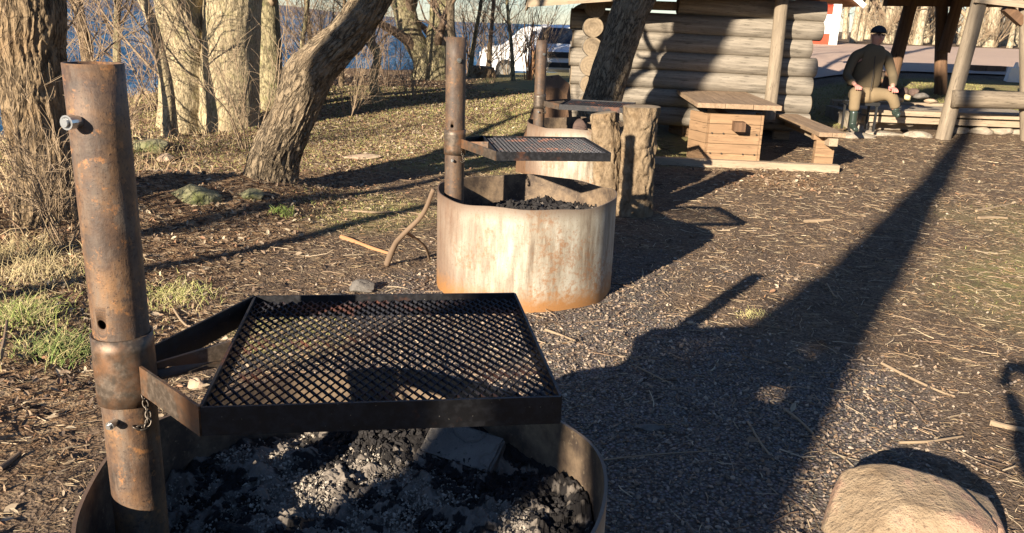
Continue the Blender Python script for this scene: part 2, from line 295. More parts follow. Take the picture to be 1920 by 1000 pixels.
# ---------------------------------------------------------------- ground
def gmasks(x,y):
    P=np.stack([x,y,0*x],-1); n=fbm(P*.55,21,4); n2=fbm(P*1.6,22,3)
    def ell(cx,cy,r): return np.exp(-((x-cx)**2+(y-cy)**2)/r**2)
    grav=np.clip(1.2*ell(.25,2.2,1.2)+1.0*ell(-.2,4.7,1.05)+.85*ell(1.0,3.5,.9)+.9*ell(-.9,1.4,.8)+.5*ell(1.2,5.6,1.1)+.55*n2-.15,0,1)
    grass=np.clip(ss(8.0,9.6,y-.25*(x+2))*ss(4.2,1.2,x)+ .9*ss(1.0,3.6,x-.18*y+ .6*n)*ss(9.6,7,y)*.75+1.0*ell(-2.7,4.1,.75)+ss(12.8,13.6,y)*ss(17.5,16.3,y)*ss(3,4.5,x)+.9*ell(-1.3,6.9,.8)+.9*ell(-1.2,4.1,.35)+.35*n,0,1)
    grass=grass*(1-ss(17.2,17.8,y)*ss(4,6,x))
    leaf=np.clip(ss(-.9,-2.4,x-.04*y)*1.0+.9*ell(2.8,9.2,1.0)+.9*ell(-.2,15.6,2.2)+.6*ell(-1.5,11.5,2.)+.9*ell(-3,14,2.6)+.35*n+.2*ell(5,9.5,2.5),0,1)
    grav=grav*(1-.8*leaf*ss(-1.1,-1.7,x))
    return grav,grass,leaf
def axis(lo,f0,f1,hi,d,g=1.13):
    a=list(np.arange(f0,f1,d)); s_=d; p=a[-1]
    while p<hi: s_*=g; p+=s_; a.append(p)
    s_=d; p=f0; b=[]
    while p>lo: s_*=g; p-=s_; b.append(p)
    return np.array(b[::-1]+a)
gx=axis(-5000,-4.2,4.2,5000,.028,1.055); gy=axis(-400,1.0,7.5,7000,.028,1.04)
X,Y=np.meshgrid(gx,gy); Z=hz(X,Y); near=np.exp(-np.clip(np.hypot(X-.5,Y-3)-4,0,99)/4)
Z=Z+near*(.007*fbm(np.stack([X*22,Y*22,0*X],-1),31,3)+.006*fbm(np.stack([X*8,Y*8,0*X],-1),32,2))
nx_,ny_=len(gx),len(gy); idx=np.arange(nx_*ny_).reshape(ny_,nx_)
Q=np.stack([idx[:-1,:-1],idx[:-1,1:],idx[1:,1:],idx[1:,:-1]],-1).reshape(-1,4)
gr,gs,lf=gmasks(X,Y)
b=MB(); b.add(np.stack([X,Y,Z],-1),Q,col=np.stack([gr,gs,lf],-1).reshape(-1,3))
t=NT('ground_soil'); at_=t.n('SeparateColor',{0:t.attr('col',0)},out=0); ag=t.n('SeparateColor',{0:t.attr('col',0)},out=1); al=t.n('SeparateColor',{0:t.attr('col',0)},out=2)
v=t.pos(); n=t.noise(v,3,6,.7); nf=t.noise(v,45,5,.75); nff=t.noise(v,170,3,.7); vo=t.n('TexVoronoi',{'Vector':v,'Scale':75.},out=1); vd=t.vor(v,75)
c=t.ramp(nf,[(.3,(.045,.03,.02)),(.48,(.13,.092,.062)),(.7,(.30,.22,.15))]); c=t.mix(t.math('MULTIPLY',t.step(n,.5,.66),.6),c,(.055,.038,.027))
gc=t.mix(t.step(vd,.0,.7),t.mix(.35,(.23,.18,.135),t.n('HueSaturation',{'Saturation':.25,'Value':.5,'Color':vo})),(.07,.055,.045))
c=t.mix(t.step(t.math('ADD',at_,t.math('MULTIPLY',n,.4)),.45,.8),c,gc)
gcol=t.ramp(t.noise(v,9,5,.75),[(.3,(.12,.095,.045)),(.5,(.25,.205,.10)),(.62,(.20,.20,.065)),(.8,(.36,.30,.16))])
c=t.mix(t.step(t.math('ADD',ag,t.math('MULTIPLY',nf,.6)),.55,1.05),c,gcol)
lv=t.n('TexVoronoi',{'Vector':v,'Scale':26.},out=1); lcx=t.n('SeparateColor',{0:lv},out=0)
lc=t.ramp(lcx,[(.0,(.05,.03,.02)),(.35,(.14,.085,.05)),(.7,(.26,.16,.085)),(1.,(.36,.26,.16))])
c=t.mix(t.step(t.math('ADD',al,t.math('MULTIPLY',n,.5)),.75,1.15),c,lc)
G=b.build('ground',t.fin(c,.95,t.bump(t.math('ADD',t.math('ADD',nf,t.math('MULTIPLY',nff,.5)),vd),.8,.012),spec=.15),smooth=True); tag(G,kind='structure')
# lake
b=MB(); b.add([(-6000,-3000,-3.05),(6000,-3000,-3.05),(6000,7000,-3.05),(-6000,7000,-3.05)],[(0,1,2,3)])
t=NT('lake_water'); v=t.pos(); wv=t.noise(t.pos((1,.45,1)),2.2,5,.65); wb=t.noise(t.pos((1,.3,1)),.12,4,.6)
c=t.ramp(t.math('ADD',t.math('MULTIPLY',wb,.5),t.math('MULTIPLY',wv,.5)),[(.38,(.012,.055,.12)),(.52,(.03,.11,.22)),(.64,(.20,.32,.44))])  # reflected sky painted into the water colour, paler with the wave noise
LK=b.build('lake_water',t.fin(c,.55,t.bump(wv,1.,.5),spec=.06)); tag(LK,kind='structure')
# far shore hills
def hills(D,x0,x1,h,seed):
    xs=np.linspace(x0,x1,260); b=MB(); rows=[]
    for k,(f,dy) in enumerate([(0,0),(.55,120),(1,300),(.8,700),(0,1500)]):
        e=ss(x0,x0+500,xs)*ss(x1,x1-900,xs); rows.append(np.stack([xs,D+dy+0*xs,-3.2+f*h*e*(.72+.35*fbm(np.stack([xs/300,0*xs,0*xs+k*.05],-1),seed,5))],-1))
    V=np.stack(rows); i=np.arange(5*260).reshape(5,260); b.add(V,np.stack([i[:-1,:-1],i[:-1,1:],i[1:,1:],i[1:,:-1]],-1).reshape(-1,4))
    return b
tag(hills(3600,-5200,-350,78,3).build('far_shore_hills',m_plain('haze_blue_wooded_hill',(.035,.055,.10),1,0,.3,.01),smooth=True),kind='structure')  # blue of the distance haze is painted into the hill colour
# road (sheet 4 mm above ground)
def sheet(name,x0,x1,y0,y1,mat,dx=.25,dz=.004,fx=None):
    xs=np.arange(x0,x1+.01,dx*2); ys=np.arange(y0,y1+.01,dx); X,Y=np.meshgrid(xs,ys)
    if fx: X,Y=fx(X,Y)
    i=np.arange(X.size).reshape(X.shape); b=MB(); b.add(np.stack([X,Y,hz(X,Y)+dz],-1),np.stack([i[:-1,:-1],i[:-1,1:],i[1:,1:],i[1:,:-1]],-1).reshape(-1,4))
    return b.build(name,mat,smooth=True)
t=NT('pink_gravel_road'); n=t.noise(t.pos(),.6,5,.65); nf=t.noise(t.pos(),30,5,.8)
tag(sheet('gravel_road',4,60,17.6,27.5,t.fin(t.mix(nf,t.mix(n,(.46,.34,.265),(.58,.42,.32)),(.33,.25,.20)),.95,t.bump(nf,.6,.01),spec=.15),dz=.03),kind='structure')
# ---------------------------------------------------------------- fire pits
def ring_mesh(c,r,h,z0,n=128,th=.008):
    b=MB(); a=np.arange(n)*2*math.pi/n; j=np.arange(n); j2=(j+1)%n
    nz=10; zs=np.linspace(0,h,nz)
    wob=.004*np.sin(a*3+1)+.003*np.sin(a*7)
    def wall(rr): 
        return np.stack([np.stack([c[0]+(rr+wob)*np.cos(a),c[1]+(rr+wob)*np.sin(a),0*a+z0+z+(.006*np.sin(a*4+2)+.004*np.sin(a*9) if z>=h-.001 else 0)],-1) for z in zs])
    k=np.arange(nz-1)[:,None]*n
    b.add(wall(r),np.stack([k+j,k+j2,k+n+j2,k+n+j],-1).reshape(-1,4),mi=0)
    b.add(wall(r-th),np.stack([k+j2,k+j,k+n+j,k+n+j2],-1).reshape(-1,4),mi=1)
    T=np.vstack([wall(r)[-1],wall(r-th)[-1]]); b.add(T,np.stack([j,j2,n+j2,n+j],-1),mi=0)
    # vertical weld seam
    return b
def bool_cut(o,cutters):
    for c in cutters:
        md=o.modifiers.new('b','BOOLEAN'); md.object=c; md.operation='DIFFERENCE'; md.solver='EXACT'
    dg=bpy.context.evaluated_depsgraph_get(); me=bpy.data.meshes.new_from_object(o.evaluated_get(dg)); o.modifiers.clear(); old=o.data; nm=old.name; o.data=me; bpy.data.meshes.remove(old); me.name=nm
    for c in cutters: 
        md=c.data; bpy.data.objects.remove(c); bpy.data.meshes.remove(md)
def pipe(b,p,z0,z1,r,th,n=64,nz=14,closed=True):
    a=np.arange(n)*2*math.pi/n; zs=np.linspace(z0,z1,nz); j=np.arange(n); j2=(j+1)%n; k=np.arange(nz-1)[:,None]*n
    f=lambda rr: np.stack([np.stack([p[0]+rr*np.cos(a),p[1]+rr*np.sin(a),0*a+z],-1) for z in zs])
    N=n*nz; V=np.vstack([f(r).reshape(-1,3),f(r-th).reshape(-1,3)])
    Q=np.vstack([np.stack([k+j,k+j2,k+n+j2,k+n+j],-1).reshape(-1,4),N+np.stack([k+j2,k+j,k+n+j,k+n+j2],-1).reshape(-1,4),
      np.stack([N-n+j,N-n+j2,2*N-n+j2,2*N-n+j],-1),np.stack([j2,j,N+j,N+j2],-1)])
    b.add(V,Q)
def torus(b,c,R1,r1,ax1,ax2,n=14,m_=6,stretch=1.):
    a=np.linspace(0,2*math.pi,n,endpoint=False); ax1=np.array(ax1,float);ax2=np.array(ax2,float); ax3=np.cross(ax1,ax2)
    C=np.array(c)+R1*(stretch*np.cos(a)[:,None]*ax1+np.sin(a)[:,None]*ax2); D=np.cos(a)[:,None]*ax1+np.sin(a)[:,None]*ax2
    th=np.arange(m_)*2*math.pi/m_; V=C[:,None]+r1*(np.cos(th)[None,:,None]*D[:,None]+np.sin(th)[None,:,None]*ax3)
    i=np.arange(n)[:,None]*m_; i2=(np.arange(n)[:,None]+1)%n*m_; j=np.arange(m_)[None]; j2=(j+1)%m_
    b.add(V.reshape(-1,3),np.stack([i+j,i2+j,i2+j2,i+j2],-1).reshape(-1,4))
def fire_pit(c,z0,pole,ztop,grill,zg,gw,gd,grot,label,rr=.56,rh=.6,detail=1,slz=(.80,.95),pr_=.055):
    E_=empty('grill_fire_pit',(c[0],c[1],z0),label,'fire pit','steel fire pits with grill grates')
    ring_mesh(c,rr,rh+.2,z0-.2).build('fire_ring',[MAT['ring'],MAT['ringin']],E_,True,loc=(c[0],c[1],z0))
    b=MB(); pr=pr_; pipe(b,pole,z0-.05,ztop,pr,.006); po=b.build('pole',MAT['rust' if detail==1 else 'rust2'],E_,True)
    hd=np.array([-.25,-1.,0]); hd/=np.linalg.norm(hd)
    if detail:
        cut=MB(); zc=ztop-.515; cut.tube([np.array([*pole,zc])-hd*.02,np.array([*pole,zc])+hd*.1],.0105,20); cut2=MB(); cut2.tube([np.array([*pole,ztop-.32+1])-hd*.3,np.array([*pole,ztop+1])],.01)
        co=cut.build('cutter',MAT['rust']); bool_cut(po,[co]); bpy.data.meshes
        for p_ in po.data.polygons: p_.use_smooth=True
    def bolt(z,L,hr=.013,d=hd):
        b=MB(); p=np.array([*pole,z]); b.tube([p+d*(pr-.01),p+d*(pr+L)],hr*.8,16); b.tube([p+d*(pr+L*.45),p+d*(pr+L)],hr,16); b.tube([p+d*(pr+L),p+d*(pr+L+.006)],hr*.55,16); return b
    if detail==1: bolt(ztop-.105,.03,.014,hd).build('bolt',MAT['chrome'],E_)
    else: bolt(ztop-.13,.012,.014,np.array([.35,-.93,0])).build('bolt',MAT['chrome'],E_)
    bolt(slz[0]-.03,.022,.009,np.array([-.1,-1,0])).build('bolt',MAT['chrome'],E_)
    # sleeve and carrier
    b=MB(); pipe(b,pole,slz[0],slz[1],pr+.0062,.005,64,6); b.build('sleeve',MAT['sleeve'],E_,True)
    ca,sa=math.cos(grot),math.sin(grot); ex=np.array([ca,sa,0]); ey=np.array([-sa,ca,0]); g0=np.array([grill[0],grill[1],0])
    W,D=gw/2,gd/2; K=lambda x,y,z:g0+ex*x+ey*y+np.array([0,0,z])
    bh=.060 if detail==1 else .05; zb=zg-bh/2+.007; b=MB(); tt=.006
    b.beam(K(-W,-D,zb),K(W,-D,zb),tt,bh); b.beam(K(-W,D,zb),K(W,D,zb),tt,bh); b.beam(K(-W,-D+.003,zb),K(-W,D-.003,zb),tt,bh); b.beam(K(W,-D+.003,zb),K(W,D-.003,zb),tt,bh)
    b.build('grate_frame',MAT['steel'],E_)
    # carrier arms
    P=np.array([*pole,0.]); pz=pr+.008
    dirf=(K(-W,-D,0)-P); dirf/=np.linalg.norm(dirf); dirb=(K(-W,D,0)-P); dirb/=np.linalg.norm(dirb); dm=(K(-W,0,0)-P); dm/=np.linalg.norm(dm)
    sf=P+np.array([dirf[0]*.3+.6,dirf[1],0])/np.linalg.norm([dirf[0]*.3+.6,dirf[1]])*pz
    b=MB(); b.beam(sf+[0,0,zb+.01],K(-W-.002,-D,zb),tt,bh+.004); b.build('arm',MAT['sleeve'],E_)
    sb=P+dirb*pz; b=MB(); b.beam(sb+[0,0,zb+.005],K(-W-.002,D,zb),tt,bh+.004); b.build('arm',MAT['steel'],E_)
    b=MB(); a1=P+dm*pz; e1=K(-W-.004,0,0); s1=np.cross(dm,[0,0,1])
    V=[]
    for p,hh,ww in ((a1,.006,.004),(e1,.022,.006)):
        for u,z in ((-ww,-hh),(ww,-hh),(ww,hh),(-ww,hh)): V.append(p+s1*u+np.array([0,0,zb+.012+z]))
    b.add(V,[(0,1,5,4),(1,2,6,5),(2,3,7,6),(3,0,4,7),(3,2,1,0),(4,5,6,7)])
    for p,hh,ww in ((a1,.006,.03),(e1,.003,.03)): pass
    b.beam(a1+[0,0,zb-.012],e1+[0,0,zb-.012],.045,.006); b.build('brace',MAT['sleeve'],E_)
    # expanded metal: zig-zag strands joined at their bends
    b=MB(); px_=.0122 if detail==1 else .024; py_=.040 if detail==1 else .045; nst=int((gw-.012)/px_); px_=(gw-.012)/nst; zz=zg-.006
    for i in range(nst+1):
        x0=-W+.006+i*px_; sgn=1 if i%2 else -1; ys=[-D+.004]; xs=[x0]; k=0; y=-D+.004
        pts=[]
        ys=np.arange(-D+.004,D-.003,py_/2); s_=sgn
        for q,yv in enumerate(ys):
            xx=x0+s_*px_*.5*.90; pts+= [(xx,max(yv-.0025,-D+.003),.002),(xx,min(yv+.0025,D-.003),-.001)]; s_=-s_
        pts=np.array([(np.clip(p[0],-W+.003,W-.003),p[1],p[2]) for p in pts])
        # tilted flat strand cross-section
        C=g0+pts[:,:1]*ex+pts[:,1:2]*ey; C[:,2]=zz+pts[:,2]+.0004*math.sin(i*2.1)
        tx=.0011; tz=.0026; sec=[(-tx-.0012,-tz),(tx-.0012,-tz),(tx+.0014,tz),(-tx+.0014,tz)]
        V=np.stack([C+ex*u+np.array([0,0,v_]) for u,v_ in sec],1).reshape(-1,3); n_=len(C); kk=np.arange(n_-1)[:,None]*4; j=np.arange(4)[None]; j2=(j+1)%4
        b.add(V,np.stack([kk+j,kk+j2,kk+4+j2,kk+4+j],-1).reshape(-1,4))
    b.build('grate_mesh',MAT['gratem'],E_)
    # safety chain
    b=MB(); A=sf+np.array([0,0,slz[0]+.02]); B_=P+np.array([.045,-.068,slz[0]-.035]); mid=A*.5+B_*.5+np.array([.03,.0,-.045]); n_=11
    for i in range(n_):
        u=i/(n_-1); p=A*(1-u)**2+2*u*(1-u)*mid+B_*u*u; tg=2*(1-u)*(mid-A)+2*u*(B_-mid); tg/=np.linalg.norm(tg); o1=np.cross(tg,[0,1,0] if i%2 else [.7,.3,.6]); o1/=np.linalg.norm(o1); torus(b,p,.006,.0019,tg,o1,stretch=1.5)
    b.build('chain',MAT['chain'],E_,True)
    return E_
PIT1=fire_pit((-.347,1.69),0,(-.815,1.62),1.50,(-.287,1.81),.872,.70,.665,R_(8.5),'nearest rusty fire pit, tall pole and black grate held over heaps of ash',rr=.58)
PIT2=fire_pit((.075,5.08),.0,(-.375,5.05),1.51,(.165,5.0),.90,.66,.66,R_(9),'middle fire pit with pale rust streaked drum in full sunlight',detail=2,slz=(.82,.97),pr_=.060)
PIT3=fire_pit((.66,8.35),.06,(.215,8.3),1.45,(.80,8.32),.86,.68,.66,R_(-12),'farthest fire pit, half hidden behind the two upright logs',detail=0,slz=(.80,.94))
def ico(sub=0):
    bm=bmesh.new(); bmesh.ops.create_icosphere(bm,subdivisions=sub+1,radius=1); V=np.array([v.co[:] for v in bm.verts]); T=np.array([[v.index for v in f.verts] for f in bm.faces]); bm.free(); return V,T
ICO=ico(0); ICO1=ico(1)
def rotm(n,tilt=None):
    q=rng.normal(size=(n,4)); 
    if tilt is not None: q=np.stack([np.cos(a:=rng.random(n)*math.pi),rng.normal(size=n)*tilt,rng.normal(size=n)*tilt,np.sin(a)],-1)
    q/=np.linalg.norm(q,axis=1,keepdims=True); w_,x,y,z=q.T
    return np.stack([1-2*(y*y+z*z),2*(x*y-z*w_),2*(x*z+y*w_),2*(x*y+z*w_),1-2*(x*x+z*z),2*(y*z-x*w_),2*(x*z-y*w_),2*(y*z+x*w_),1-2*(x*x+y*y)],-1).reshape(-1,3,3)
def ashbed(c,r,z,seed,label,dark,h=.05,tilt=(0,0)):
    n=420; rr=np.linspace(0,r,170); a=np.linspace(0,2*math.pi,n,endpoint=False); A,RR=np.meshgrid(a,rr); X=c[0]+RR*np.cos(A); Y=c[1]+RR*np.sin(A); P=np.stack([X,Y,0*X],-1)
    hh=h*fbm(P*5,seed,5)+.03*fbm(P*22,seed+1,5)+.014*fbm(P*75,seed+2,3)+tilt[0]*(X-c[0])+tilt[1]*(Y-c[1]); Z=z+hh
    k=fbm(P*6,seed+5,4)+.8*fbm(P*30,seed+6,3); C=np.where((k<dark)[...,None],np.array([.02,.018,.018]),np.array([.24,.205,.17]))*(.75+.35*fbm(P*60,seed+9,2)[...,None])
    C=C*ss(-.18,.08,np.abs(k-dark))[...,None]*.6+C*.4
    i=np.arange(X.size).reshape(X.shape); i2=np.roll(i,-1,1); b=MB(); b.add(np.stack([X,Y,Z],-1),np.stack([i[:-1],i2[:-1],i2[1:],i[1:]],-1).reshape(-1,4)[:, [0,3,2,1]],col=np.clip(C,.005,1).reshape(-1,3))
    o=b.build('ash_bed',MAT['gravel'],smooth=False); tag(o,label,'ash',kind='stuff')
    return lambda x,y:(z+h*fbm(np.stack([x,y,0*x],-1)*5,seed,5)+tilt[0]*(x-c[0])+tilt[1]*(y-c[1]), fbm(np.stack([x,y,0*x],-1)*6,seed+5,4))
def lumps(c,r,zf,n,smin,smax,seed,label,name='charcoal_lumps',cols=((.012,.011,.012),(.03,.028,.028)),cond=None,mat='gravel'):
    a=rng.random(n)*2*math.pi; rr=r*np.sqrt(rng.random(n)); x=c[0]+rr*np.cos(a); y=c[1]+rr*np.sin(a); z,k=zf(x,y)
    if cond is not None: kk=cond(k); x,y,z=x[kk],y[kk],z[kk]; n=len(x)
    s_=smin+(smax-smin)*rng.random(n)**2.5; V,T=ICO1; V=V*(1+.28*rng.normal(size=(len(V),1)))
    sc_=np.stack([s_*(1+rng.random(n)),s_*(.7+.5*rng.random(n)),s_*(.5+.4*rng.random(n))],-1)
    cc=np.array(cols[0])+(np.array(cols[1])-np.array(cols[0]))*rng.random((n,1)); b=MB(); b.inst(V,T,np.stack([x,y,z+s_*.3],-1),sc_,rotm(n),cc); o=b.build(name,MAT[mat]); tag(o,label,'charcoal' if 'char' in name else 'ash',kind='stuff')
zf1=ashbed((-.347,1.69),.572,.405,11,'grey and black ash covering the bottom of the nearest pit',.06,.07,(.02,.07))
lumps((-.347,1.69),.53,zf1,9000,.0015,.011,1,'black charcoal lumps piled in the nearest pit',cond=lambda k:k<.16)
lumps((-.347,1.69),.56,zf1,26000,.0008,.004,1,'pale ash crumbs scattered over the nearest pit','ash_crumbs',((.10,.085,.07),(.5,.44,.36)),cond=lambda k:k>-.05)
zf2=ashbed((.075,5.08),.55,.42,14,'sooty ash heap inside the middle pit',.05,.06)
lumps((.1,5.08),.44,zf2,2600,.004,.026,2,'black charcoal lumps heaped in the middle pit')
zf3=ashbed((.66,8.35),.55,.46,17,'dark ash inside the farthest pit',.0,.03)
# burnt log pieces in pit 1
def burnt(p,d,L,r,label):
    def fn(rr,TH,S,rest): return rr*(1+.25*vn(rest*60,3)+.18*np.sign(np.sin(S*220))*.3)
    d=np.array(d,float); d/=np.linalg.norm(d); b=MB(); p=np.array(p,float); b.tube([p,p+d*L*.5+[0,0,.005],p+d*L],[r*.7,r,r*.6],14,fn=fn,seg=.006); tag(b.build('charred_log',MAT['char'],loc=p),label,'burnt wood')
burnt((-.45,1.60,.43),(1,-.35,.1),.26,.030,'largest charred log piece across the middle of the nearest pit')
burnt((-.68,1.72,.42),(1,-.5,.05),.13,.016,'charred stick end lying left in the nearest pit under the pole')
# ---------------------------------------------------------------- stones as things
def stone(p,size,seed,mat,label,rot=0,flat=.0,sub=3,name='stone',sink=.3,cat='stone',ang=.5):
    bm=bmesh.new(); bmesh.ops.create_icosphere(bm,subdivisions=sub+1,radius=1); V=np.array([v.co[:] for v in bm.verts]); T=np.array([[v.index for v in f.verts] for f in bm.faces]); bm.free()
    rg=np.random.default_rng(seed); 
    for k in range(16):                                  # planar facets
        nn=rg.normal(size=3); nn/=np.linalg.norm(nn); d=.58+.28*rg.random(); e=np.clip(V@nn-d,0,9); V=V-ang*1.9*e[:,None]*nn
    V=V*(1+.10*fbm(V*1.3,seed,4)+.05*fbm(V*5,seed+1,4))[:,None]
    V=V*np.array(size)/2; ca,sa=math.cos(rot),math.sin(rot); V=V@np.array([[ca,sa,0],[-sa,ca,0],[0,0,1]])
    p=np.array(p,float)+[0,0,size[2]*(.5-sink)]; b=MB(); b.add(V+p,T=T,rest=V); return tag(b.build(name,MAT[mat],smooth=True,loc=p),label,cat)
def gstone(px,py,size,seed,mat,label,**k): p=gp(px,py); return stone(p,size,seed,mat,label,**k)
# ---------------------------------------------------------------- big boulder lower right
def boulder():
    V,T=ico(5); rg=np.random.default_rng(5)
    pl=[((-.1,-.15,1),.80),((-.75,-.2,.55),.74),((.55,-.1,.8),.80),((.95,-.1,.2),.82),((-.9,.3,.1),.86),((0,-1,.25),.85),((.1,.9,.5),.74),((.75,-.65,.1),.84),((.35,.55,.75),.8),((-.35,-.75,.6),.84)]
    for nn,d in pl:
        nn=np.array(nn,float); nn/=np.linalg.norm(nn); e=np.clip(V@nn-d,0,9); V=V-.84*e[:,None]*nn
    V=V*(1+.05*fbm(V*1.6,4,4)+.012*fbm(V*9,6,3))[:,None]
    # a long crack with a step down towards the right
    cr=V[:,0]-.52+.25*V[:,1]+.05*vn(V*5,9); e=np.clip(1-np.abs(cr)/.035,0,1); V=V-(.07*e*(V[:,2]>.0))[:,None]*V
    V[:,2]-=.05*(cr>0)*(V[:,2]>0)
    V=V*np.array([.315,.26,.18])
    ca,sa=math.cos(-.12),math.sin(-.12); V=V@np.array([[ca,sa,0],[-sa,ca,0],[0,0,1]]); p=np.array([1.375,2.42,.045])
    b=MB(); b.add(V+p,T=T,rest=V); tag(b.build('boulder',MAT['rock'],smooth=True,loc=p),'large pale sandstone boulder lying in the lower right corner','rock')
boulder()
gstone(676,545,(.19,.15,.10),21,'rockg','grey wedge stone on the gravel left of the middle pit')
gstone(632,560,(.12,.09,.05),29,'rockg','small flat grey stone behind the near grate corner')
gstone(368,728,(.09,.07,.07),22,'rockt','small tan stone between pole and grate of the nearest pit')
gstone(1222,806,(.15,.06,.04),23,'rockg','flat grey stone in the shaded gravel right of the nearest pit')
gstone(1440,872,(.045,.045,.03),24,'rockg','small round pale stone beside the broken stick')
gstone(1295,608,(.05,.04,.03),25,'rockt','tiny tan stone at the edge of the long tree shadow')
gstone(372,372,(.5,.34,.26),26,'mossr','mossy rock mound left of the leaning tree foot',sink=.55,cat='rock')
gstone(312,303,(.26,.2,.14),27,'rockt','pale pinkish stone in leaves before the big twin tree')
gstone(283,283,(.5,.35,.26),28,'mossr','moss topped rock at the foot of the slim curved trunk',cat='rock')
gstone(680,298,(.5,.2,.09),33,'rockt','long flat tan stone in the grass strip behind the leaning tree')
gstone(470,372,(.22,.2,.14),35,'mossr','small mossy stone against the leaning tree root')
gstone(600,180,(.4,.3,.3),36,'mossr','angular grey stone in brush behind the leaning tree')
def slab(p,size,tilt,mat,label,seed):
    bm=bmesh.new(); bmesh.ops.create_cube(bm,size=1); bmesh.ops.scale(bm,vec=size,verts=bm.verts); bmesh.ops.bevel(bm,geom=bm.edges[:],offset=min(size)*.14,segments=2,affect='EDGES'); bmesh.ops.triangulate(bm,faces=bm.faces); bmesh.ops.subdivide_edges(bm,edges=bm.edges[:],cuts=3,use_grid_fill=True); bmesh.ops.triangulate(bm,faces=bm.faces)
    V=np.array([v.co[:] for v in bm.verts]); T=[[v.index for v in f.verts] for f in bm.faces]; bm.free(); V=V+.004*np.stack([fbm(V*30,seed,3),fbm(V*30,seed+1,3),fbm(V*30,seed+2,3)],-1)
    Rm=np.array(Matrix.Rotation(tilt[2],3,'Z')@Matrix.Rotation(tilt[0],3,'X')@Matrix.Rotation(tilt[1],3,'Y')); b=MB(); b.add(V@Rm.T+np.array(p),T=T,rest=V); tag(b.build('brick',MAT[mat],loc=p),label,'brick')
slab((-.12,2.08,.45),(.22,.12,.05),(.6,.1,-.45),'rockg','flat grey brick leaning on the far wall of the nearest pit, half in ash',41)
stone((.60,8.05,.50),(.2,.2,.34),43,'rockd','sooty block standing inside the farthest pit',sub=2)
# ---------------------------------------------------------------- trees
def barkfn(amp,f=1.,flare=0.,lob=5,seed=0,fs=.3,knots=()):
    def fn(r,TH,S,rest):
        q=rest*np.array([1,1,.22])*24*f; wq=rest*5; q=q+.55*np.stack([vn(wq,seed+1),vn(wq,seed+2),vn(wq,seed+3)],-1)
        rd=1-np.abs(vn(q,seed)); rd2=1-np.abs(vn(q*2.1,seed+4)); d=amp*(rd**2*1.0+.45*rd2**2-.8)+amp*.6*vn(rest*4,seed+5)*1.2
        o=r+d+r*.07*vn(np.stack([np.cos(TH)*1.2,np.sin(TH)*1.2,S*1.3],-1),seed+6)
        if flare: o=o+r*flare*np.exp(-S/fs)*(1+.55*np.sin(TH*lob+seed)+.25*np.sin(TH*(lob+3)+2*seed))
        for (th,s0,a,w_) in knots: 
            dt=(TH-th+math.pi)%(2*math.pi)-math.pi; o=o+a*np.exp(-(dt*r/w_)**2-((S-s0)/w_)**2)
        return o
    return fn
def grow(par,parR,count,Lr,spread,up,wig,K=6,t0=.2,t1=1.,rs=.55,pw=1.,rmin=.002):
    """children polylines from parents; par (M,K,3)"""
    M_,Kp,_=par.shape; pi=rng.integers(0,M_,count); t=t0+(t1-t0)*rng.random(count)**pw; f=t*(Kp-1); i=np.minimum(f.astype(int),Kp-2); fr=(f-i)[:,None]
    base=par[pi,i]*(1-fr)+par[pi,i+1]*fr; rb=parR[pi,i]*(1-fr[:,0])+parR[pi,i+1]*fr[:,0]; tg=par[pi,i+1]-par[pi,i]; tg/=np.linalg.norm(tg,axis=1,keepdims=True)+1e-9
    rd=rng.normal(size=(count,3)); rd-=tg*(rd*tg).sum(1,keepdims=True); rd/=np.linalg.norm(rd,axis=1,keepdims=True)
    sp=spread*(.6+.8*rng.random((count,1))); d=tg*np.cos(sp)+rd*np.sin(sp); d[:,2]+=up; d/=np.linalg.norm(d,axis=1,keepdims=True)
    L=Lr[0]+(Lr[1]-Lr[0])*rng.random(count); out=np.zeros((count,K,3)); out[:,0]=base; st=L/(K-1)
    for k in range(1,K):
        out[:,k]=out[:,k-1]+d*st[:,None]; d=d+wig*rng.normal(size=(count,3)); d[:,2]+=up*.15; d/=np.linalg.norm(d,axis=1,keepdims=True)
    r0_=np.maximum(rb*rs*(.6+.5*rng.random(count)),rmin); Rr=r0_[:,None]*np.linspace(1,.3,K)[None]; return out,np.maximum(Rr,rmin*.6)
def poly(pts,K=8):
    pts=np.array(pts,float); o,_=spline(pts,np.ones(len(pts)),np.linalg.norm(np.diff(pts,axis=0),axis=1).sum()/(K-1)-1e-6); return o[None,:K] if len(o)>=K else np.pad(o,((0,K-len(o)),(0,0)),'edge')[None]
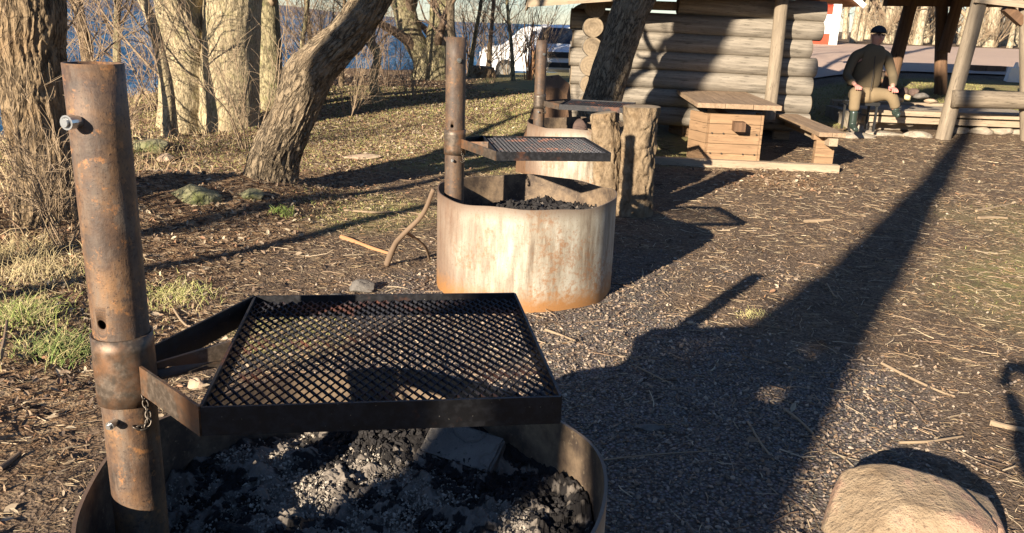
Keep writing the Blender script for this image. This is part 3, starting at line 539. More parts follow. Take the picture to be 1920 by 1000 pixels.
def tree(name,label,cat,stems,mat,n=96,seg=.02,amp=.012,f=1.,flare=.5,lob=5,seed=0,crown=None,twm='twig',group=None,fs=.3,knots=(),crown_from=.45,lr=.5):
    """stems: list of (pts, radii). crown: (n_limbs, limb_len, n_br, br_len, n_tw, tw_len)"""
    base=np.array(stems[0][0][0],float); E_=empty(name,base,label,cat,group); b=MB()
    for k,(p,r) in enumerate(stems): b.tube(p,r,n,fn=barkfn(amp,f,flare if k==0 or True else 0,lob,seed+k*7,fs,knots if k==0 else ()),seg=seg)
    b.build('trunk',mat,E_,True)
    if crown:
        b=MB(); nl,ll,nb,bl,nt,tl=crown; PP=[];RR=[]
        for p,r in stems: 
            q=poly(p,8); PP.append(q); RR.append(np.interp(np.linspace(0,1,8),np.linspace(0,1,len(r)),r)[None])
        P0=np.vstack(PP);R0=np.vstack(RR)
        P1,R1=grow(P0,R0,nl,ll,.8,.25,.16,7,crown_from,1.,lr); b.batch(P1,R1,6)
        P2,R2=grow(P1,R1,nb,bl,.75,.12,.2,6,.2,1,.5,rmin=.005); b.batch(P2,R2,4)
        if nt: P3,R3=grow(P2,R2,nt,tl,.7,.05,.25,5,.2,1,.5,rmin=.003); b.batch(P3,R3,3)
        b.build('crown',MAT[twm],E_,True)
    return E_
# left foreground tree
tree('left_bank_tree','rough barked tree trunk at left edge behind the tall pole','tree',[([at(98,455,6.0)-[0,0,.12],at(92,330,6.0),at(70,200,6.0),at(55,90,6.0),at(52,0,6.0),(-3.5,6.0,2.6),(-3.7,6.1,4.5),(-3.6,6.2,7.5)],[.23,.2,.215,.225,.23,.23,.18,.08])],MAT['barkA'],n=170,seg=.014,amp=.022,f=1.1,flare=.5,seed=3,crown=(9,(1.5,3),60,(.6,1.6),220,(.3,.9)),crown_from=.5)
# leaning tree in the middle
lt=[at(496,385,7.4)-[0,0,.15],at(511,305,7.4),at(543,230,7.4),at(590,130,7.4),at(649,65,7.4),at(700,-10,7.4),(-.75,7.45,2.75),(-.6,7.5,4.2),(-.7,7.6,6.5)]
tree('leaning_tree','thick tree with dark furrowed bark leaning right over the leaf slope','tree',[(lt,[.25,.215,.19,.195,.165,.15,.14,.12,.06])],MAT['barkD'],n=190,seg=.014,amp=.019,f=1.1,flare=.42,lob=4,seed=9,crown=(2,(1.0,1.6),8,(.6,1.2),16,(.3,.7)),fs=.22,knots=((math.pi*.9,1.35,.07,.13),),crown_from=.7)
# twin trunk
tree('twin_trunk_tree','massive pale twin trunk tree with a fused base beside the lake','tree',[([at(352,262,11.5)-[0,0,.2],at(350,160,11.5),at(345,70,11.5),at(338,-10,11.5),(-4.7,11.5,3.2),(-5.0,11.6,6.),(-5.2,11.8,9)],[.38,.35,.33,.33,.28,.2,.08]),([at(428,255,11.55)-[0,0,.2],at(430,160,11.5),at(435,70,11.5),at(438,-10,11.5),(-3.6,11.6,3.4),(-3.2,11.8,6.),(-2.9,12,9)],[.42,.40,.39,.39,.32,.2,.08])],MAT['barkB'],n=130,seg=.03,amp=.010,f=.8,flare=.22,lob=5,seed=15,crown=(12,(2,4),90,(.8,2.),300,(.4,1.2)),twm='twigp',crown_from=.5)
tree('back_slope_tree','straight grey trunk just right of and behind the twin trunk tree','tree',[([at(508,200,13.5)-[0,0,.2],at(506,100,13.5),at(500,0,13.5),(-4.0,13.5,4.5),(-4.0,13.6,8)],[.2,.18,.17,.14,.06])],MAT['barkC'],n=60,seg=.05,amp=.008,flare=.3,seed=23,crown=(8,(1,2.5),50,(.6,1.5),150,(.3,1)),twm='twigp')
tree('slim_bank_tree','slim pale curved trunk left of the twin trunk tree','tree',[([at(318,255,10.6)-[0,0,.15],at(316,180,10.6),at(300,100,10.6),at(268,0,10.6),(-5.3,10.6,3.2),(-5.6,10.7,5)],[.085,.07,.065,.062,.05,.03])],MAT['barkB'],lr=.25,n=48,seg=.04,amp=.006,flare=.5,seed=33,crown=(14,(.6,1.6),60,(.4,1),160,(.3,.7)),twm='twigp',crown_from=.2)
tree('forked_lake_tree','mossy V shaped double trunk standing behind the leaning tree','tree',[([at(785,165,19.5)-[0,0,.3],at(795,120,19.5),at(770,60,19.5),at(752,-10,19.5),(-3.3,19.6,4.5),(-3.8,20,8)],[.30,.25,.26,.25,.2,.08]),([at(818,165,19.5)-[0,0,.3],at(818,100,19.5),at(826,40,19.5),at(832,-10,19.5),(-1.2,19.6,4.5),(-.8,20,8)],[.30,.27,.26,.25,.2,.08])],MAT['barkC'],n=60,seg=.06,amp=.012,flare=.25,seed=41,crown=(22,(1.2,3.2),110,(.7,2),300,(.4,1.2)),twm='twig',crown_from=.12)
tree('crooked_sapling','small crooked S shaped trunk in the brush right of the leaning tree','tree',[([at(712,190,14)-[0,0,.1],at(700,150,14),at(708,105,14),at(695,75,14),at(680,40,14),at(690,0,14),(-2.3,14,3)],[.08,.07,.065,.055,.045,.035,.02])],MAT['barkC'],n=24,seg=.05,amp=.004,flare=.3,seed=52,crown=(14,(.4,1.2),50,(.3,.9),120,(.2,.6)),twm='twigp',crown_from=.3)
tree('dark_slender_tree','slender dark trunk rising behind the middle pit pole','tree',[([at(849,165,18)-[0,0,.1],at(848,80,18),at(846,0,18),(-1.3,18,5)],[.09,.085,.08,.03])],MAT['barkD'],n=24,seg=.08,amp=.004,flare=.3,seed=55,crown=(14,(.5,1.6),70,(.4,1),160,(.2,.7)),crown_from=.3)
# tree leaning against the cabin side
tree('cabin_leaning_tree','dark tree trunk leaning right in front of the log cabin corner','tree',[([at(1118,238,10.4)-[0,0,.1],at(1128,190,10.4),at(1152,110,10.4),at(1172,50,10.4),at(1196,-10,10.4),(1.9,10.4,3.4),(2.2,10.5,5.5),(2.3,10.6,8)],[.26,.235,.225,.225,.22,.19,.14,.06])],MAT['barkD'],n=130,seg=.025,amp=.014,f=.7,flare=.2,lob=4,seed=61,crown=(4,(1,2.2),16,(.6,1.5),30,(.3,.9)),crown_from=.85)
for k,(px,py,Yd,dx,r,lab) in enumerate([(180,225,12,-8,.09,'brown trunk seen just above the top of the tall pole'),(222,190,14,14,.07,'thin trunk right of the tall pole top against the lake'),(142,240,9.5,-14,.06,'thin dark stem between the left edge tree and the tall pole'),(560,205,15,22,.05,'young thin tree just left of the leaning tree bend'),(590,190,17,-10,.06,'thin pale tree against the lake above the leaning trunk bend'),(880,150,21,22,.06,'bare young tree with dark twigs right of the middle pole'),(915,155,23,8,.07,'bare dark tree in front of the parked white van'),(962,165,20,-18,.05,'bare thin tree left of the third pole and white car'),(640,175,17,10,.05,'bare thin tree right of the leaning trunk bend')]):
    p=at(px,py,Yd); z=float(hz(p[0],p[1])); tree('young_bare_tree',lab,'tree',[([(p[0],Yd,z-.1),(p[0]+dx*.004,Yd,z+.8),(p[0]+dx*.012,Yd,z+1.9),(p[0]+dx*.02,Yd,z+4)],[r,r*.85,r*.7,r*.25])],MAT['barkC' if k%2 else 'barkA'],lr=.3,n=18,seg=.1,amp=.004,flare=.3,seed=70+k,crown=(22,(.5,1.7),120,(.4,1.1),260,(.25,.7)),twm='twig' if k%2 else 'twigp',crown_from=.1)
# ---------------------------------------------------------------- bare shrubs
def shrub(x,y,h,ns,label,mat='twig',seed=0,spread=.35,r=.008,tw=260,group=None):
    z=float(hz(x,y)); n=ns; a=rng.random(n)*6.28; rr=.25*rng.random(n)*h*.3; K=7
    d=np.stack([np.cos(a)*spread*(.4+rng.random(n)),np.sin(a)*spread*(.4+rng.random(n)),np.ones(n)],-1); d/=np.linalg.norm(d,axis=1,keepdims=True)
    P=np.zeros((n,K,3)); P[:,0]=np.stack([x+rr*np.cos(a),y+rr*np.sin(a),np.full(n,z-.03)],-1); L=h*(.6+.5*rng.random(n))
    for k in range(1,K): P[:,k]=P[:,k-1]+d*(L/(K-1))[:,None]; d=d+.13*rng.normal(size=(n,3)); d/=np.linalg.norm(d,axis=1,keepdims=True)
    R0=(r*(.6+.6*rng.random(n)))[:,None]*np.linspace(1,.35,K); b=MB(); b.batch(P,R0,5)
    P1,R1=grow(P,R0,max(10,tw//2),(h*.2,h*.5),.6,.1,.22,6,.15,1,.6,rmin=.0025); b.batch(P1,R1,3)
    P2,R2=grow(P1,R1,tw,(h*.1,h*.3),.6,.05,.25,5,.1,1,.6,rmin=.002); b.batch(P2,R2,3)
    o=b.build('bare_shrub',MAT[mat],loc=(x,y,z)); tag(o,label,'shrub',group)
SH=[(-3.95,5.1,1.5,22,'tangled bare shrub at the left edge in front of the rough trunk','twig',.45,.007,420),(-3.0,5.35,1.0,14,'low bare bramble between the rough trunk and the tall pole','twigp',.6,.005,260),
(-5.0,8.2,1.9,18,'tall bare shrub behind the rough left trunk by the lake','twigp',.4,.008,420),(-4.3,8.7,1.5,14,'dense bare shrub behind the top of the tall pole','twig',.4,.008,420),(-5.4,12.6,2.0,18,'bare bush on the bank left of the twin trunk','twigp',.4,.01,400),(-3.2,9.9,1.5,9,'few stemmed bare shrub at the foot of the twin trunk','twigp',.3,.011,240),
(-3.4,14.5,1.9,20,'bare brown thicket left of the leaning trunk bend','twig',.45,.01,520),(-2.6,12.9,1.3,18,'low thicket of thin twigs behind the leaning tree','twigp',.55,.007,420),(-1.9,15.2,1.4,18,'low sunlit thicket right of the leaning tree','twigp',.5,.008,420),(-2.7,17.5,1.8,18,'bare thicket before the mossy forked tree','twig',.5,.009,420),
(-.6,19.0,1.4,12,'bare shrub right of the middle pole before the lake','twig',.45,.008,300),(-1.4,23.5,2.6,16,'dark bare shrub against the lake left of the cut stump','twig',.35,.014,480),(-.35,24.0,2.4,16,'bare shrub in front of the parked van','twigp',.35,.012,420),(.55,22.0,2.1,18,'bare shrub between van and third pole','twigp',.35,.012,420),(-4.6,17.5,2.4,16,'large bare bush by the lake above the slope','twigp',.4,.012,420),(-3.6,21.5,2.6,16,'large bare bush behind the leaning trunk near the water','twig',.4,.012,420)]
for k,(x,y,h,ns,lab,mm,sp,r,tw) in enumerate(SH): shrub(x,y,h,ns if k<2 else max(6,int(ns*.7)),lab,mm,k,sp,r,tw if k<2 else int(tw*.6))
shrub(.22,20.6,1.75,14,'bundle of upright orange stems standing before the parked vehicles','twigo',5,.16,.02,60)
# ---------------------------------------------------------------- sawn stumps
def cutstump(p0,p1,r0_,r1_,label,seed,name='upright_log',top=True,lean_top=0):
    E_=empty(name,p0,label,'log stool' if name=='upright_log' else 'stump'); b=MB(); p0=np.array(p0,float);p1=np.array(p1,float); mid=(p0+p1)/2
    def fn(r,TH,S,rest): return r*(1+.22*vn(np.stack([np.cos(TH)*1.3,np.sin(TH)*1.3,S*2.6],-1),seed)+.07*vn(rest*13,seed+1))+.022*fbm(rest*np.array([26,26,12]),seed+2,5)-.02*np.clip(1-np.abs(fbm(rest*np.array([10,10,4]),seed+5,3))*16,0,1)
    b.tube([p0-[0,0,.08],mid,p1],[r0_,(r0_+r1_)*.49,r1_],80,fn=fn,seg=.012,cap=False)
    V=b.V[-1]; b.build('bark',MAT['cutlog'],E_,True)
    ring=V[-80:]; c=ring.mean(0)+[0,0,.004]; b=MB(); rr=np.vstack([ring,c+(ring-c)*.66+[0,0,.006],c+(ring-c)*.33+[0,0,.002],c[None]]); j=np.arange(80); j2=(j+1)%80
    b.add(rr,np.vstack([np.stack([k*80+j,k*80+j2,k*80+80+j2,k*80+80+j],-1) for k in (0,1)]),np.stack([160+j,160+j2,np.full(80,240)],-1),rest=rr-c); b.build('cut_top',MAT['logend'],E_,False)
a=at(1192,393,7.2); a[2]=float(hz(a[0],a[1])); tp=at(1203,200,7.2); cutstump(a,tp,.145,.165,'taller upright cut log right of the middle pit, tan and knotty',3)
a=at(1150,372,7.35); a[2]=float(hz(a[0],a[1])); tp=at(1133,212,7.4); cutstump(a,tp,.16,.115,'shorter upright cut log leaning left beside the taller one',8)
a=gp(1003,262); a[1]=9.2; a[0]=.17; a[2]=0; 
# wedge-shaped log with slanting top behind the third pole
def wedge():
    E_=empty('slanted_log_seat',(.32,9.3,.03),'brown log with slanting split face behind the third pole','log stool'); b=MB()
    prof=[(-.33,-.2),(-.31,.12),(-.2,.5),(-.10,.86),(-.02,1.02),(.12,1.04),(.24,.95),(.3,.5),(.33,-.2)]; V=[];n=len(prof)
    for yy,s_ in ((-.16,.88),(-.07,1.),(.07,1.),(.16,.88)):
        for x,z in prof: V.append((.32+x*s_,9.3+yy,.03+(z*s_ if z>0 else z)))
    Qs=[(k*n+i,k*n+(i+1)%n,(k+1)*n+(i+1)%n,(k+1)*n+i) for k in range(3) for i in range(n)]
    V=np.array(V); b.add(V,Qs); b.add(V[:n],T=[(0,i+1,i) for i in range(1,n-1)]); b.add(V[-n:],T=[(0,i,i+1) for i in range(1,n-1)]); b.build('trunk_block',MAT['postr'],E_,False)
wedge()
p=at(905,143,21); p[2]=float(hz(p[0],p[1])); cutstump(p,p+[0.02,0,.26],.36,.25,'low sawn tree stump in leaves before the parked van',14,'tree_stump')
# ---------------------------------------------------------------- log cabin
def cabin():
    YW=12.0; x0=.98; x1=4.16; sp=.252; zl_=1.90; sl_=.1; E_=empty('log_cabin',((x0+x1)/2,YW+1.6,.3),'weathered round log cabin with crossed log corners','cabin')
    def fnl(seed,tap=1):
        def fn(r,TH,S,rest): return r*(1+.06*vn(np.stack([np.cos(TH)*1.2,np.sin(TH)*1.2,S*1.1],-1),seed)+.02*vn(rest*np.array([9,9,2.5]),seed+2))-.010*np.clip(vn(rest*np.array([16,16,1.2]),seed+4)-.35,0,1)
        return fn
    def logw(b1,b2,a_,c_,r,seed,b3=None):
        a_=np.array(a_,float);c_=np.array(c_,float); n=40; d=(c_-a_)/np.linalg.norm(c_-a_); b1.tube([a_,a_*.5+c_*.5,c_],[r*1.0,r,r*.99],n,fn=fnl(seed),seg=.05,cap=False); V=b1.V[-1]; 
        for rg,s_ in ((V[:n],-1),(V[-n:],1)):
            if s_==1: b2=b3
            if b2 is None: continue
            c=rg.mean(0); k=np.arange(n);k2=(k+1)%n; bev=c+(rg-c)*.975+d*s_*.008; b2.add(np.vstack([rg,bev,c[None]+d*s_*.009]),(np.stack([k,k2,n+k2,n+k],-1) if s_==1 else np.stack([k2,k,n+k,n+k2],-1)),(np.stack([n+k,n+k2,np.full(n,2*n)],-1) if s_==1 else np.stack([n+k2,n+k,np.full(n,2*n)],-1)),rest=np.vstack([rg,bev,c[None]])-c)
    NL=7; zb=.30
    for i in range(NL):
        z=zb+.125+i*sp; jl=rng.normal()*.03; jr=rng.normal()*.035; xa=x0-.24+jl if z+.14<zl_ else (z+.17-zl_)/sl_+.1
        if xa>x1-.6: continue
        b1=MB();b2=MB();b3=MB(); logw(b1,b2,(xa,YW,z),(x1+jr,YW,z-.05),.137,100+i,b3); o=b1.build('wall_log',MAT['log'],E_,True); b2.build('log_end',MAT['logend'],o); b3.build('log_end',MAT['logend'],o)
        if i<7:
            b1=MB();b2=MB(); logw(b1,b2,(x0+rng.normal()*.012,YW-.40+rng.normal()*.03,z-sp*.5+.02),(x0+.05,YW+3.2,z-sp*.5),.134,200+i); o=b1.build('side_log',MAT['log'],E_,True); b2.build('log_end',MAT['logend'],o)
            b1=MB();b2=MB(); logw(b1,None,(x1-.30,YW+.15,z-sp*.5),(x1-.30,YW+3.2,z-sp*.5),.145,300+i); o=b1.build('side_log',MAT['log'],E_,True)
    b=MB(); b.box(((x0+x1)/2+.05,YW+.05,1.9),(x1-x0-.2,.05,.12)); b.build('head_board',MAT['plankg'],E_)
    # stones under the sill
    for k,x in enumerate((1.2,2.4,3.6)): pass
    # roof: low eave at the left, rising to the right, boards with fascia
    zl=1.90; xl=x0-.88; xr=x1+.12; sl=.1; b=MB(); y0=YW-.80; y1=YW+3.6
    nb=22
    for k in range(nb):
        ya=y0+(y1-y0)*k/nb; yb=y0+(y1-y0)*(k+1)/nb-.006
        for (xa,za,xb,zb_) in ((xl,zl,xr,zl+(xr-xl)*sl),):
            b.beam((xa,(ya+yb)/2,za),(xb,(ya+yb)/2,zb_),yb-ya,.028,up=(0,0,1))
    rf=b.build('roof',MAT['roofw'],E_)
    b=MB(); b.beam((xl-.02,y0-.02,zl-.03),(xr,y0-.02,zl+(xr-xl)*sl-.03),.03,.13); b.build('bargeboard',MAT['plankg'],rf)
    b=MB(); b.beam((xl,y0,zl-.02),(xl,y1,zl-.02),.03,.12); b.build('fascia',MAT['plankg'],rf)
    b=MB(); b.beam((xl-.03,(y0+y1)/2,zl+.03),(xr,(y0+y1)/2,zl+(xr-xl)*sl+.03),y1-y0+.06,.02); b.build('roof_felt',MAT['tarp'],rf)
    # gable boards above the log wall
    # pole leaning upright against the wall
    b=MB(); q=at(1447,178,11.62); b.tube([q-[0,0,.35],q,at(1458,80,11.64),at(1467,-5,11.66),at(1475,-60,11.68)],[.085,.085,.085,.085,.08],28,fn=fnl(400),seg=.05); b.build('prop_post',MAT['post'],E_,True)
cabin()
# ---------------------------------------------------------------- picnic table
def picnic():
    O=np.array([2.60,9.85,0.]); O[2]=float(hz(2.9,10.4))-.02; rot=R_(-3.5); ex=np.array([math.cos(rot),math.sin(rot),0]); ey=np.array([-math.sin(rot),math.cos(rot),0]); Rm=np.stack([ex,ey,[0,0,1]],1)
    E_=empty('picnic_table',O,'heavy wooden picnic table with attached benches and plank pedestal','picnic table')
    K=lambda x,y,z:O+ex*x+ey*y+np.array([0,0,z])
    def bx(b,x,y,z,sx,sy,sz): b.box(K(x,y,z),(sx,sy,sz),rot=Rm)
    W=.98; L=2.5
    b=MB()
    for k in range(3): b.beam(K(-W/2+W/3*(k+.5),0+.01*(k==1),.735),K(-W/2+W/3*(k+.5),L,.735),W/3-.006,.055)
    b.build('table_top',MAT['plank'],E_)
    for sx in (-1,1):
        b=MB()
        for k in range(2): b.beam(K(sx*1.10+(k-.5)*.155,-.03,.455),K(sx*1.10+(k-.5)*.155,L,.455),.15,.05)
        b.build('bench_seat',MAT['plank'],E_)
        for yy in (.2,L-.2):
            b=MB()
            for k in range(3): b.beam(K(sx*.98,yy-.0,.12+.1*k),K(sx*1.2,yy,.12+.1*k),.10,.096,up=(0,0,1))
            bx(b,sx*1.02,yy,.40,.16,.1,.06); b.build('bench_support',MAT['plankv'],E_)
        b=MB(); b.beam(K(sx*1.12,-.04,.37),K(sx*1.12,L,.37),.10,.09); b.build('bench_beam',MAT['plankg'],E_)
    # pedestals
    for yy in (.18,L-.25):
        b=MB()
        for k in range(5): bx(b,.0+.0*k,yy,.10+.118*k,.60-.0*k,.06,.112)
        for sx in (-1,1): 
            for k in range(5): b.beam(K(sx*.315,yy-.02,.10+.118*k),K(sx*(.47 if sx<0 else .33),yy+.34,.10+.118*k),.04,.112)
        b.build('pedestal',MAT['plankv'],E_)
    b=MB(); b.beam(K(.03,-.02,.50),K(.03,L,.50),.13,.11); b.build('centre_beam',MAT['postr'],E_)
    for bxx in (-.16,.16,-.33,.33):
        for bz in (.16,.40): b=MB(); b.tube([K(bxx*.8,.145,bz),K(bxx*.8,.135,bz)],.011,8); b.build('bolt',MAT['chain'],E_)
    for yy in (.12,L-.2):
        b=MB(); b.beam(K(-1.28,yy-.02,.03),K(1.26,yy-.02,.03),.11,.12); b.build('skid_beam',MAT['plankg'],E_)
picnic()
# ---------------------------------------------------------------- timber shelter over the hearth
def shelter():
    E_=empty('timber_shelter',at(1765,265,12.5),'open timber shelter on slanting round posts over the hearth','shelter')
    def pf(seed): return lambda r,TH,S,rest: r*(1+.07*vn(np.stack([np.cos(TH),np.sin(TH),S*1.1],-1),seed))+.004*vn(rest*np.array([20,20,3]),seed+1)
    def post(a,c,r,mat,seed,nm='post'):
        b=MB(); b.tube([a,(np.array(a)+np.array(c))/2,c],[r*1.05,r,r*.95],36,fn=pf(seed),seg=.05); b.build(nm,MAT[mat],E_,True)
    post(at(1765,270,12.4)-[0,0,.1],at(1840,-12,12.4),.108,'post',1)
    post(at(1932,272,12.4)-[0,0,.1],at(1926,-12,12.4),.11,'post',2)
    post(at(1657,190,15.5)-[0,0,.25],at(1713,-12,15.5),.12,'postr',3)
    post(at(1765,180,15.5)-[0,0,.1],at(1766,-12,15.5),.108,'postr',4)
    post(at(2010,185,15.5)-[0,0,.1],at(1995,-12,15.5),.108,'postr',6)
    post(at(1770,98,15.3),at(1800,-12,15.3),.10,'postr',5,'brace')
    zt=2.16; b=MB(); b.beam(at(1660,6,15.5)+[0,0,.05],at(2050,10,15.5)+[0,0,.05],.2,.2); b.build('tie_beam',MAT['postr'],E_)
    a=at(1828,-2,12.28); c=at(1990,16,12.28); b=MB(); b.beam(a,c,.05,.10); b.build('tie_beam',MAT['plankg'],E_)
    b=MB(); b.beam(at(1885,14,12.4),at(1916,42,12.4),.12,.12); b.build('brace',MAT['postr'],E_)
    # low log rail between the front posts
    b=MB(); a=at(1786,186,12.28); c=at(1990,190,12.3); b.tube([a,(a+c)/2,c],[.125,.12,.12],30,fn=pf(9),seg=.05); b.build('rail_log',MAT['post'],E_,True)
    # roof
    b=MB()
    for k in range(20): 
        x=5.0+k*.25; b.beam((x,12.8,2.27),(x,14.6,2.9),.243,.03); b.beam((x,16.3,2.3),(x,14.6,2.9),.243,.03)
    b.build('roof',MAT['roofw'],E_)
    for y,z in ((12.93,2.28),(16.15,2.31)):
        b=MB(); b.beam((5.25,y,z-.03),(10.3,y,z-.03),.09,.09); b.build('purlin',MAT['postr'],E_)
shelter()
# ---------------------------------------------------------------- stone hearth
def hearth():
    x0,x1=5.28,8.2; y0,y1=12.75,14.1; E_=empty('stone_hearth',((x0+x1)/2,(y0+y1)/2,.25),'low stone hearth edged with long grey timbers','fireplace')
    b=MB(); V,T=ico(2); rg=np.random.default_rng(2)
    xs=np.arange(x0,x1,.3)
    for row in range(2):
        for k,x in enumerate(xs):
            if row==1 and 0<=k-0<3 and False: continue
            if row==0 and x0+.15<x<x0+1.35: continue
            s_=np.array([.19,.15,.10])*(.9+.3*rg.random()); z=.14+.17*row+float(hz(x,y0))-.12
            U=V.copy()
            for q in range(6):
                nn=rg.normal(size=3); nn/=np.linalg.norm(nn); U=U-.9*np.clip(U@nn-.7,0,9)[:,None]*nn
            b.add(U*s_+np.array([x+.12*row,y0+.06,z]),T=T)
    b.box((x0+.7,y0+.45,.22),(1.2,.5,.3),col=None); b.box((x1-.75,y0+.42,.28),(1.4,.5,.36))
    b.build('stone_base',MAT['mason'],E_,False)
    b=MB(); b.box((x0+.02,y0+.7,.28),(.3,1.2,.36)); b.build('side_wall',MAT['mason'],E_)
    for k,(z,yy,w_) in enumerate(((.50,y0-.06,.10),(.395,y0-.03,.10))):
        b=MB(); b.beam((x0-.05,yy,z),(x1,yy,z-.01),.16,.085 if k else .07); b.build('timber_edge',MAT['plankg'],E_,jitter=.004)
    b=MB(); b.beam((x0-.02,y1,.5),(x1,y1,.5),.16,.1); b.build('timber_edge',MAT['plankg'],E_)
    b=MB(); b.box(((x0+x1)/2,(y0+y1)/2,.45),(x1-x0-.1,y1-y0-.2,.12)); b.build('hearth_bed',MAT['mason'],E_)
hearth()
for k,(px,py,Yd,s_,mm,lab) in enumerate([(1661,183,12.9,(.22,.2,.12),'rockg','flat grey stone by the seated person boot on the hearth'),(1667,178,13.0,(.15,.13,.22),'rockt','upright tan stone on the hearth edge'),(1678,188,12.95,(.25,.18,.12),'rockt','long tan stone at the front of the hearth'),(1690,188,12.95,(.09,.08,.07),'rocky','small yellow stone left of the round yellow one'),(1700,185,12.95,(.17,.13,.12),'rocky','round yellow stone on the hearth'),(1693,178,13.25,(.22,.16,.18),'rockd','dark sooty stone behind the yellow stones'),(1712,178,13.25,(.2,.16,.16),'rockd','black stone right of the yellow stones'),(1680,176,13.3,(.14,.12,.12),'rockd','small dark stone at the back of the hearth'),(1725,182,13.2,(.3,.25,.12),'rockg','broad grey stone right of the sooty stones'),(1745,190,13.0,(.26,.16,.09),'rockt','flat tan stone at the hearth edge by the slanting post'),(1640,182,12.9,(.2,.16,.1),'rockt','brown stone under the seated person knee')]):
    stone(at(px,py+4,Yd),s_,60+k,mm,lab,sub=1,sink=.1)
for k,(px,py,s_,lab) in enumerate([(1600,262,(.7,.4,.16),'pale stone slab in front of the person boot'),(1655,258,(.8,.4,.14),'broad pale stone slab before the hearth opening'),(1722,262,(.5,.3,.16),'pale stone beside the slanting post foot')]):
    gstone(px,py-6,s_,80+k,'mason',lab,sub=2,sink=.5)
# milestone, low edging beams by the road
p=at(1898,143,17); p[2]=float(hz(p[0],p[1])); b=MB(); b.box(p+[0,0,.12],(.25,.14,.30),taper=(.66,.8)); b.box(p+[.04,0,.32],(.08,.07,.11),taper=(.4,.6)); tag(b.build('white_marker_stone',MAT['white'],loc=p),'small white marker stone at the edge of the road','marker')
for a,c,lab in (((1822,135),(1880,137),'short grey timber lying at the road edge behind the slanting post'),((1590,160),(1680,163),'low reddish timber edging behind the seated person')):
    pa=gp(*a); pc=gp(*c); b=MB(); b.beam(pa+[0,0,.06],pc+[0,0,.06],.18,.16); tag(b.build('edging_timber',MAT['postr'],loc=pa),lab,'timber')
# ---------------------------------------------------------------- person
def skinmesh(name,J,Eg,mat,parent,sub=2,root=0,smooth=True):
    me=bpy.data.meshes.new(name); me.from_pydata([j[0] for j in J],Eg,[]); o=bpy.data.objects.new(name,me); COL.objects.link(o)
    md=o.modifiers.new('s','SKIN'); md.use_smooth_shade=True; sv=me.skin_vertices[0].data
    for v_,j in zip(sv,J): v_.radius=j[1] if isinstance(j[1],tuple) else (j[1],j[1]); v_.use_root=False
    sv[root].use_root=True
    m2=o.modifiers.new('u','SUBSURF'); m2.levels=sub; m2.render_levels=sub
    dg=bpy.context.evaluated_depsgraph_get(); nm=bpy.data.meshes.new_from_object(o.evaluated_get(dg)); o.modifiers.clear(); o.data=nm; bpy.data.meshes.remove(me); nm.name=name
    nm.materials.clear(); nm.materials.append(mat)
    for p_ in nm.polygons: p_.use_smooth=True
    if parent is not None: o.parent=parent; o.location=-Vector(parent.location)
    return o
